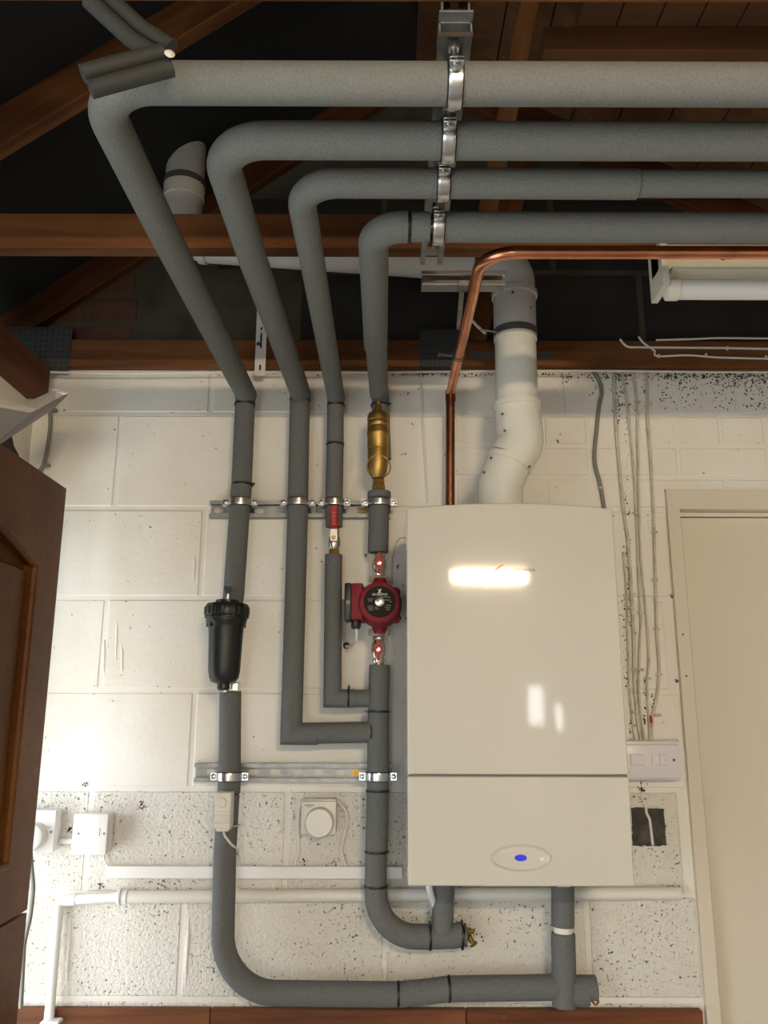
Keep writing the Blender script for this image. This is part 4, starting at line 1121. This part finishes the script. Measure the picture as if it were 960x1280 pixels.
def iso_valve(label, yc_, ya, yb, px):
    v = lambda y: at(px, y, 1.92).z
    x = at(px, yc_, 1.92).x
    t = thing('isolating_valve', label, 'valve', (x, 1.92, v(yb)), 'red isolating valves either side of the pump')
    L = v(ya)-v(yb)
    bm = lathe(NB(), [(.013, 0), (.0145, .003), (.0145, .010), (.0125, .011), (.0165, L*.35), (.0175, L*.5), (.0165, L*.65), (.0125, L-.011), (.0145, L-.010), (.0145, L-.002), (.013, L)], (x, 1.92, v(yb)), (0, 0, 1), 24)
    obj('body', bm, M['nickel'], t)
    zc2 = at(px, yc_, 1.89).z
    obj('spindle', lathe(NB(), [(.006, 0), (.006, .020)], (x, 1.91, zc2), (0, -1, 0), 12), M['brass'], t)
    pts = []
    for (dx, dz) in ((.0035, .024), (.0045, .012), (.010, .006), (.0105, 0), (.010, -.006), (.0045, -.012), (.0035, -.024)): pts.append((dx, dz))
    pts = [(p[0], p[1]) for p in pts] + [(-p[0], p[1]) for p in reversed(pts)]
    h = obj('handle', plate(pts, [], .006, FACE((x, 1.888, zc2))), M['red'], t, False)
    obj('handle_screw', lathe(NB(), [(.0052, 0), (.0048, .003), (.002, .0035)], (x, 1.885, zc2), (0, -1, 0), 14), M['nickel'], h)
iso_valve('red handled isolating valve above the pump', 704, 691, 722, 474)
iso_valve('red handled isolating valve below the pump', 812, 794, 829, 473)

# ------------------------------------------------------------------ thermostats
t = thing('pipe_thermostat', 'small white thermostat box strapped to the outermost pipe', 'thermostat', at(280, 1038, 1.87))
a, b = at(267, 1036, 1.862), at(289, 991, 1.862)
bodyo = obj('case', B(a.x, b.x, 1.862, 1.905, a.z, b.z, .002, 2), M['white_warm'], t)
obj('button', lathe(NB(), [(.0105, 0), (.0105, .0045), (.009, .006), (0, .006)], at(277.5, 1003.5, 1.862), (0, -1, 0), 24), M['white_warm'], t)
for yy in (1014.5, 1018.5, 1029):
    p = at(278, yy, 1.862); obj('rib', B(a.x+.001, b.x-.001, 1.8595, 1.863, p.z-.0016, p.z+.0008, .0005), M['white_warm'], t, False)
obj('foot', B(a.x+.004, b.x-.003, 1.866, 1.90, a.z-.006, a.z+.002, .001), M['white_warm'], t, False)
bm = NB()
torus(bm, at(284, 1031, PY), (0, 0, 1), R48+.0006, .0012, 28, 6)
for k in range(14):
    a_ = -2.2 + k*.11; c_ = at(284, 1031, PY)+Vector(((R48+.003)*math.cos(a_+1.9), (R48+.003)*math.sin(a_+1.9) if False else -abs((R48+.003)*math.sin(a_+1.9)), 0)); lathe(bm, [(.0018, -.0015), (.0018, .0015)], c_, (0, 0, 1), 6)
obj('ball_chain_strap', bm, M['zinc'], t)
tag(obj('thermostat_cable', tube(NB(), fillet([at(279, 1037, 1.88), at(281, 1045, 1.888), at(289, 1055, 1.90), at(298, 1063, 1.945), at(299, 1078, 1.985), at(301, 1086, 1.99)], .02, 6), .0026, 8), M['cable_white']), 'thin white cable from the pipe thermostat down to the trunking', 'cable')

t = thing('wall_thermostat', 'square white wall thermostat with a big round dial', 'thermostat', at(399, 1043, 1.98))
a, b = at(375.5, 1043, 1.963), at(420.5, 999, 1.963)
obj('case', B(a.x, b.x, 1.963, YW-.0035, a.z, b.z, .0025, 2), M['white_warm'], t)
c_ = at(399, 1028.5, 1.95)
obj('dial', lathe(NB(), [(.0325, 0), (.0325, .008), (.0310, .018), (.029, .021), (0, .0215)], (c_.x, 1.963, c_.z), (0, -1, 0), 44), M['white_warm'], t)
bm = NB()
p = at(381, 1006.5, 1.9625); box(bm, p.x, p.x+.021, 1.9623, 1.9630, p.z-.0010, p.z+.0010); box(bm, p.x+.005, p.x+.017, 1.9623, 1.963, p.z-.0042, p.z-.0032)
obj('small_print', bm, M['cable_grey'], t, False)
obj('top_vent', B(a.x+.003, b.x-.003, 1.9618, 1.966, b.z-.005, b.z-.0035), M['cable_grey'], t, False)
GC = 'painted cables looping from the dial thermostat to the trunking'
tag(obj('thermostat_cable', tube(NB(), fillet([at(378, 1004, 1.99), at(373, 1011, 1.991), at(372, 1035, 1.991), at(374, 1063, 1.991), at(368, 1083, 1.99)], .02, 8), .0032, 8), M['cable_white']), 'painted cable down the pipe side of the dial thermostat', 'cable', GC)
tag(obj('thermostat_cable', tube(NB(), fillet([at(420, 1001, 1.99), at(432, 1012, 1.991), at(434, 1030, 1.991), at(426, 1062, 1.991), at(432, 1083, 1.99)], .02, 8), .0032, 8), M['cable_white']), 'painted cable down the boiler side of the dial thermostat', 'cable', GC)

# ------------------------------------------------------------------ switches on the left and trunking
def facebox(t, x0, y1, x1, y0, yf, name='box', m='white', bev=.003):
    a, b = at(x0, y1, yf), at(x1, y0, yf)
    return obj(name, B(a.x, b.x, yf, YW-.0035, a.z, b.z, bev, 2), M[m], t), a, b
t = thing('socket', 'white wall box with a round plug, half hidden by the brown door', 'socket', at(60, 1065, 1.98))
o, a, b = facebox(t, 28, 1064, 72, 1013, 1.963, 'back_box')
obj('face_plate', B(a.x-.001, b.x+.0015, 1.952, 1.9615, a.z-.0015, b.z+.0015, .0025, 2), M['white'], t)
c_ = at(41, 1045, 1.945); obj('plug', lathe(NB(), [(.029, 0), (.029, .012), (.027, .024), (.023, .027), (0, .0275)], (c_.x, 1.952, c_.z), (0, -1, 0), 36), M['white'], t)
p = at(63, 1034, 1.9515); obj('neon', B(p.x-.008, p.x+.001, 1.9508, 1.9525, p.z-.0004, p.z+.0004), M['cable_grey'], t, False)
obj('screw', lathe(NB(), [(.0028, 0), (.0024, .001)], at(64, 1040, 1.952), (0, -1, 0), 10), M['cable_grey'], t)
tag(obj('plug_cable', tube(NB(), fillet([at(38, 1060, 1.945), at(39, 1080, 1.93), at(42, 1110, 1.93), at(38, 1145, 1.93), at(30, 1180, 1.93), at(26, 1260, 1.93)], .15, 8), .0048, 12), M['cable_grey']), 'grey flex hanging from the round plug beside the brown door', 'cable')
t = thing('fused_spur', 'plain white double wall box left of the white trunking', 'switch', at(118, 1067, 1.98))
o, a, b = facebox(t, 93, 1066, 138, 1017, 1.963, 'back_box')
obj('face_plate', B(a.x-.002, b.x+.0015, 1.945, 1.9615, a.z-.0015, b.z+.0015, .0025, 2), M['white'], t)
for (px, py) in ((98, 1042), (130, 1042)):
    obj('screw', lathe(NB(), [(.0028, 0), (.0024, .001)], at(px, py, 1.945), (0, -1, 0), 10), M['cable_grey'], t)
p = at(124.5, 1040, 1.9445); obj('fuse_slot', B(p.x-.0006, p.x+.0006, 1.9442, 1.9455, p.z-.008, p.z+.008), M['cable_grey'], t, False)
tag(obj('link_conduit', tube(NB(), [at(74, 1051.5, 1.985), at(95, 1051.5, 1.985)], .006, 12), M['white_warm']), 'short conduit joining the two white wall boxes', 'conduit')
tag(obj('spur_cable', tube(NB(), fillet([at(129, 1066, 1.99), at(131, 1076, 1.991), at(135, 1084, 1.99)], .02, 6), .003, 8), M['cable_white']), 'short painted cable from the double box to the trunking', 'cable')
a, b = at(133, 1098, YW-.016), at(503, 1083, YW-.016)
t = thing('mini_trunking', 'long white plastic trunking running level under the thermostats', 'trunking', ((a.x+b.x)/2, YW-.01, a.z))
obj('base', B(a.x, b.x, YW-.012, YW-.0035, at(300, 1098, YW-.016).z, at(300, 1083.5, YW-.016).z), M['white'], t, False)
obj('lid', B(a.x+.0005, b.x-.0005, YW-.0165, YW-.012, at(300, 1098, YW-.016).z-.0008, at(300, 1083.5, YW-.016).z+.0008, .0012), M['white'], t, False)

# conduit / painted pipe
CYY = YW-.018
t = thing('waste_pipe', 'white painted pipe running low along the wall and dropping at the door end', 'pipe', at(72, 1270, CYY))
pj = at(157, 1121, CYY); pe = Vector((at(850, 1117, CYY).x, CYY, at(480, 1115.5, CYY).z))
cn = at(74, 1126, CYY)
obj('pipe', tube(NB(), [pj, pe], .0135, 20), M['white_warm'], t)
obj('joint', lathe(NB(), [(.0145, 0), (.0185, .003), (.0185, .008), (.015, .010), (.0155, .022), (.0135, .023)], pj+Vector((-.018, 0, -.0)), (1, 0, 0), 24), M['white'], t)
dn = at(72, 1268, CYY)
dn2 = Vector((at(67, 1276, CYY-.002).x, YW-.031, at(67, 1300, CYY).z))
obj('conduit', tube(NB(), fillet([pj+Vector((-.010, 0, 0)), cn, Vector((at(66, 1250, CYY).x, YW-.031, at(66, 1305, CYY).z))], .012, 5), .0105, 18), M['white'], t)
obj('corner_joint', tube(NB(), fillet([cn+(pj-cn)*.25, cn, cn+Vector((-.0003, -.001, -.035))], .012, 6), .0118, 18), M['white'], t)
p = at(66, 1274, YW-.03); obj('saddle', B(p.x-.020, p.x+.020, YW-.050, YW-.0205, p.z-.006, p.z+.001, .002), M['white'], t, False)

# ------------------------------------------------------------------ cables on the right, clips, double switch
GCB = 'painted cables running down beside the door'
def cable(label, pts, r, m, group=None, d=YW-.005):
    P = [at(px, py, d) for px, py in pts]
    # smooth curve through the points
    out = []
    for i in range(len(P)-1):
        p0 = P[max(i-1, 0)]; p1_ = P[i]; p2_ = P[i+1]; p3_ = P[min(i+2, len(P)-1)]
        for k in range(6):
            s = k/6
            out.append(.5*((2*p1_) + (-p0+p2_)*s + (2*p0-5*p1_+4*p2_-p3_)*s*s + (-p0+3*p1_-3*p2_+p3_)*s**3))
    out.append(P[-1])
    return tag(obj('cable', tube(NB(), out, r, 10), m), label, 'cable', group)
cable('thick grey cable wandering down to the boiler top by the flue', [(741, 464), (748, 474), (752, 490), (749, 506), (746, 535), (743, 575), (750, 605), (756, 640)], .0052, M['cable_grey'])
cable('painted cable of the bundle running nearest the boiler', [(767, 465), (769, 520), (773, 575), (779, 635), (785, 680), (789, 740), (792, 800), (793, 850), (797, 900), (802, 930)], .0042, M['cable_paint'], GCB)
cable('thin painted cable of the bundle, half way along crossing beside a clip pair', [(777, 465), (783, 500), (788, 545), (792, 590), (795, 640), (797, 690), (798, 720), (801, 775), (799, 820), (799, 870), (806, 930)], .0030, M['cable_paint'], GCB)
cable('thin painted cable in the middle of the bundle by the door', [(790, 465), (796, 505), (797, 570), (799, 640), (801, 700), (807, 760), (811, 820), (809, 860), (813, 930)], .0030, M['cable_paint'], GCB)
cable('painted cable of the bundle running nearest the door frame', [(808, 464), (809, 520), (813, 575), (817, 650), (819, 720), (821, 790), (824, 840), (820, 875), (815, 900), (814, 931)], .0036, M['cable_paint'], GCB)
cable('painted cable under a strip of grime closest to the boiler top', [(779, 690), (783, 740), (785, 800), (787, 860), (791, 905), (795, 931)], .0028, M['cable_paint'], GCB)
cable('red sleeved end of a cable above the double switch', [(812.5, 895), (814, 903)], .0045, M['red'])
cable('thin painted cable up the wall between separator and copper pipe', [(526, 468), (528, 520), (531, 575), (534, 628)], .0028, M['cable_white'])
cable('thin pale cable looping from the pump valve to the boiler side', [(508, 671), (500, 673), (494, 682), (490, 705), (490, 730)], .0018, M['cable_paint'])
cable('white cable pinned along the foot of the wall timber', [(57, 465), (150, 466.5), (300, 465), (450, 465.5), (600, 464), (750, 463.5), (900, 465), (1000, 465)], .0026, M['cable_white'], None, 1.9622)
cable('brown dusty cable in the corner under the wall timber', [(62, 508), (63, 530), (60, 555), (55, 580), (46, 592)], .0050, M['cable_grey'], None, 1.985)
cable('thin pale cable up the corner left of the brown cable', [(56, 465), (45, 470), (41, 480), (41, 505)], .0024, M['cable_white'], None, 1.97)
CC = 'cream cables clipped across the wall timber above the door'
cable('lower cream cable clipped across the wall timber', [(798, 421), (806, 430), (818, 438), (822, 445), (860, 444), (905, 447), (1000, 449)], .0028, M['cable_white'], CC, 1.9620)
cable('middle cream cable clipped across the wall timber', [(775, 424), (784, 433), (800, 434), (850, 434.5), (910, 435), (1000, 437)], .0030, M['cable_white'], CC, 1.9618)
cable('upper cream cable lying on the ledge over the wall timber', [(820, 425), (860, 424), (900, 422.5), (950, 423), (1000, 423)], .0028, M['cable_white'], CC, 1.9616)
GK = 'round cable clips on the wall by the door'
def clip(px, py, label, d=YW-.006, w_=.013):
    p = at(px, py, d)
    t = thing('cable_clip', label, 'cable clip', p, GK)
    obj('saddle', B(p.x-.002, p.x+w_-.002, d-.005, d+.0025, p.z-.0025, p.z+.0025, .001), M['cable_paint'], t, False)
    obj('nail', lathe(NB(), [(.0026, 0), (.0026, .002), (.001, .003)], (p.x-.004, d-.004, p.z), (0, -1, 0), 10), M['zinc'], t)
runs = {'on the thick grey cable by the flue': ((749, 610),),
        'on the bundle cable nearest the boiler': ((764, 488), (783, 708), (786, 760), (791, 837), (793, 890)),
        'on the thin inner cables of the bundle': ((795, 503), (793, 642), (799, 766), (799, 837), (808, 848)),
        'on the bundle cable nearest the door frame': ((810, 505), (816, 665), (817, 725), (819, 786), (822, 843), (820, 894))}
order = ('topmost', 'second', 'third', 'fourth', 'fifth', 'lowest')
for wh, pts in runs.items():
    for i, (px, py) in enumerate(pts):
        clip(px, py, 'shiny nailed clip ' + wh + (', %s from the timber down' % order[i if i < len(pts)-1 else 5] if len(pts) > 1 else ''))
for (px, py, lb) in ((823, 445, 'clip at the bend of the lower cream cable on the timber'), (882, 444.5, 'clip midway on the lower cream cable on the timber'), (957, 447, 'clip on the lower cream cable at the edge of the photo'), (909, 435.5, 'clip on the middle cream cable on the timber')):
    p = at(px, py, 1.9615); t = thing('cable_clip', lb, 'cable clip', p, 'clips on the wall timber')
    obj('saddle', B(p.x-.002, p.x+.003, 1.9570, 1.9655, p.z-.0045, p.z+.0045, .001), M['white_warm'], t, False)
for (px, py, lb) in ((66, 512, 'dusty brown clip at the upper end of the corner cable'), (57, 581, 'dusty brown clip on the corner cable just over the brown door')):
    p = at(px, py, 1.985); t = thing('cable_clip', lb, 'cable clip', p, 'clips on the corner cable')
    obj('saddle', B(p.x-.004, p.x+.009, 1.979, YW-.003, p.z-.004, p.z+.004, .0015), M['cable_grey'], t, False)

t = thing('double_switch', 'wide white double switch plate sticking out from behind the boiler', 'switch', at(815, 975, 1.98))
a, b = at(770, 975, 1.962), at(848.5, 926, 1.962)
obj('back_box', B(a.x, b.x, 1.964, YW-.0035, a.z, b.z, .004, 2), M['white_lav'], t)
obj('face_plate', B(a.x, b.x, 1.957, 1.9645, a.z+.004, b.z-.008, .003, 2), M['white_lav'], t)
for (xa, xb) in ((788, 804), (815.5, 833)):
    p, q = at(xa, 957, 1.957), at(xb, 942.5, 1.957)
    sw = obj('switch_surround', B(p.x, q.x, 1.9560, 1.958, p.z, q.z, .0006), M['white_lav'], t, False)
    obj('rocker', B(p.x+(.016 if xa > 800 else .001), q.x-.001, 1.9535, 1.957, p.z+.001, q.z-.001, .0012), M['white_lav'], sw, False)
obj('screw', lathe(NB(), [(.0032, 0), (.0028, .001)], at(842.5, 950, 1.957), (0, -1, 0), 12), M['steel_dull'], t)

# grime streaks along the cable run: spots of dirt standing on the paint
bm = NB(); rr = random.Random(11)
def spot(px, py, r_):
    p = at(px, py, YW-.0015); n = 7
    ang = rr.uniform(0, 6); el = rr.uniform(.5, 1)
    pts = [(p.x + r_*el*rr.uniform(.7, 1.2)*math.cos(ang+2*PI*k/n), p.y, p.z + r_*rr.uniform(.7, 1.3)*math.sin(ang+2*PI*k/n)) for k in range(n)]
    prism(bm, pts, (0, -.0008, 0))
for (cx0, y0_, y1_, n_, sx) in ((774, 468, 530, 60, 4), (783, 500, 620, 20, 1.5), (784, 620, 700, 26, 2.5), (786, 700, 790, 34, 1.5), (780, 740, 800, 20, 2), (791, 740, 800, 22, 1.5), (782, 800, 860, 12, 2), (793, 790, 806, 10, 1.2), (789, 880, 925, 22, 2), (796, 850, 895, 22, 1.5), (806, 850, 905, 30, 1.5), (816, 865, 890, 12, 1.2), (803, 975, 1003, 26, 3), (789, 468, 475, 10, 4)):
    for k in range(n_): spot(cx0+rr.gauss(0, sx), rr.uniform(y0_, y1_), rr.uniform(.0008, .0026))
for (cx0, cy0, n_, s) in ((176, 1007, 22, 3), (86, 1036, 16, 2.5), (126, 1106, 8, 2), (107, 980, 8, 2), (696, 550, 6, 2), (699, 552, 5, 1.5), (560, 590, 2, 1), (352, 562, 4, 1.5), (390, 500, 2, 1), (205, 1107, 16, 4), (590, 1166, 22, 3), (602, 1172, 6, 2.5), (497, 708, 10, 1.2), (500, 773, 3, 1), (459, 693, 6, 1.4), (510, 830, 2, 1), (832, 614, 6, 1.5), (846, 852, 8, 1.2), (841, 744, 10, 1.5), (720, 1127, 6, 2), (420, 1076, 14, 5), (380, 1078, 10, 5)):
    for k in range(n_): spot(cx0+rr.gauss(0, s), cy0+rr.gauss(0, s), rr.uniform(.0007, .0024))
for k in range(260):
    spot(rr.choice([rr.gauss(905, 9), rr.gauss(945, 12), rr.gauss(850, 12), rr.uniform(820, 960)]), 468+abs(rr.gauss(0, 20)) if k % 2 else rr.uniform(470, 512), rr.uniform(.0008, .0024))
for k in range(520):   # mould line under the timber
    px = rr.choice([rr.uniform(700, 960), rr.uniform(830, 960), rr.uniform(490, 720)]); spot(px, 467+abs(rr.gauss(0, 5 if px > 700 else 1.5)), rr.uniform(.0008, .0026))
gr = obj('grime_specks', bm, M['grime'], wall, False); gr['kind'] = 'stuff'

# ------------------------------------------------------------------ fluorescent battens
def batten(label, x0, x1, yb, lit, parent_y):
    """batten fitting hung under a truss chord; tube on the camera side"""
    t = thing('batten_lamp', label, 'lamp', ((x0+x1)/2, yb, 2.24), 'fluorescent battens under the roof trusses')
    ztb = CZ+.752
    obj('spine', B(x0, x1, yb-.004, yb+.040, ztb+.034, CH-.001, .003), M['batten'], t, False)
    obj('reflector', B(x0+.02, x1-.02, yb-.014, yb+.050, ztb+.030, ztb+.036, .001), M['batten'], t, False)
    for x, s in ((x0, 1), (x1, -1)):
        bm = NB()
        box(bm, x, x+s*.012 if s > 0 else x, yb-.018, yb+.052, ztb-.004, CH-.001) if s > 0 else box(bm, x-.012, x, yb-.018, yb+.052, ztb-.004, CH-.001)
        obj('end_bracket', bm, M['batten'], t, False)
        lathe(bm2 := NB(), [(.017, 0), (.0205, .002), (.0205, .022), (.0185, .024)], (x+s*.012, yb+.006, ztb), (s, 0, 0), 28)
        obj('lamp_holder', bm2, M['white_warm'], t)
    obj('tube', tube(NB(), [(x0+.034, yb+.006, ztb), (x1-.034, yb+.006, ztb)], .0185, 28), M['lamp_on'] if lit else M['tube_off'], t)
    return t
bx = at(826, 350, 1.385).x
tb = batten('unlit fluorescent batten hanging at the copper pipe', bx, bx+.62 if bx+.62 < XR-.1 else XR-.1, 1.392, False, 1.407)
p = at(909, 343, 1.39)
bm = plate(slot_pts(-.006, 0, .014, .010), [], .0006, FACE((p.x, 1.3876, CZ+.812))); obj('keyhole', bm, M['grime'], tb, False)
bm = plate(slot_pts(.006, 0, .012, .008), [], .0006, FACE((p.x, 1.3876, CZ+.812))); obj('keyhole', bm, M['grime'], tb, False)
batten('lit fluorescent batten behind the photographer', LAMP[0]-.315, LAMP[0]+.315, LAMP[1], True, -1.6)

# ------------------------------------------------------------------ folded white reflector and corner bits at the left
t = thing('white_reflector', 'folded white metal reflector poking in above the brown door', 'reflector', at(30, 530, 1.5))
def quad(name, pts, th, m, label=None):
    bm = NB(); prism(bm, [at(*p) for p in pts], th); return obj(name, bm, M[m], t, False, label)
quad('top_face', [(-60, 480, 1.45), (45, 511, 1.62), (34, 518, 1.60), (-60, 498, 1.43)], (0, .003, .001), 'white_warm')
quad('fold', [(30, 505, 1.66), (66, 488, 1.72), (70, 499, 1.70), (43, 513, 1.63)], (0, .003, .001), 'white_warm')
quad('lip', [(64, 487, 1.72), (70, 486, 1.72), (86, 491, 1.74), (80, 494, 1.74), (71, 490, 1.72), (68, 499, 1.70), (64, 500, 1.70)], (0, .003, 0), 'white')
quad('side_face', [(-60, 498, 1.43), (38, 516, 1.60), (45, 513, 1.63), (68, 500, 1.70), (84, 492, 1.74), (66, 510, 1.69), (-60, 592, 1.42)], (.001, .002, -.002), 'reflector_grey')
p = at(20, 585, 1.92)
_r = random.Random(4); _o = []
for (ya_, za_, yb_, zb_) in ((1.35, .40, 1.90, .42), (1.90, .42, 1.935, .60), (1.935, .60, 1.72, .70), (1.72, .70, 1.35, .66), (1.35, .66, 1.35, .40)):
    for k_ in range(7):
        q_ = k_/7; _o.append((ya_+(yb_-ya_)*q_+_r.uniform(-.009, .009), CZ+za_+(zb_-za_)*q_+_r.uniform(-.009, .009)))
tag(obj('grey_patch', plate(_o, [], .004, basis((XL+.0025, 0, 0), (0, 1, 0), (0, 0, 1))), M['dark_block'], None, False), 'dark bare patch on the side wall above the brown door', 'patch')
# side wall plate and rafter foot in the corner
t = thing('wall_plate', 'rough brown timber wall plate in the corner above the white reflector', 'timber', (XL+.03, 1.6, CH-.09))
beam('plank', (XL+.012, -2.9, CH-.058), (XL+.012, 1.955, CH-.058), .08, .075, M['timber_dark'], t)
# strip of dark folded foam wedged between pipe and truss
t = thing('foam_offcut', 'bent offcut of dark split foam wedged on the pipe corner', 'foam offcut', at(212, 70, .80))
kn = at(208, 66, .80)
def arm(pts, r, nm):
    bm = NB(); P = [Vector(p) for p in pts]; d = (P[-1]-P[0]).normalized(); x, y = frame_of(d)
    for sgn in (-1, 1):
        tube(bm, [p + y*sgn*r*.62 for p in P], r*.62, 16)
    return obj(nm, bm, M['foam_dark'], t)
arm([kn, at(170, 42, .80), at(118, -6, .79)], .0155, 'upper_arm')
arm([kn+Vector((.002, 0, -.010)), at(160, 88, .79), at(108, 102, .78)], .0165, 'lower_arm')
obj('bend', lathe(NB(), [(0, -.003), (.004, -.002), (.006, 0), (.004, .002), (0, .003)], at(212, 67, .785), (.4, -1, .2), 16), M['white_warm'], t, True, 'pale torn edge at the bend')

# ------------------------------------------------------------------ windows behind the camera
for i, (a, b, c, d) in enumerate(wins):
    fr = struct(obj('window_%d' % (i+1), plate([(a, c), (b, c), (b, d), (a, d)], [[(a+.01, c+.01), (b-.01, c+.01), (b-.01, d-.01), (a+.01, d-.01)]], .05, FACE((0, YB-.05, 0))), M['white'], None, False))
    obj('pane', B(a+.008, b-.008, YB-.052, YB-.048, c+.008, d-.008), M['glass'], fr, False)
d2o = struct(obj('reflection_panel', B(.98, 1.36, YB+.001, YB+.03, .02, 1.28, .003), M['door_paint'], None, False))  # unseen pale panel added for a lighter zone in the boiler's reflection
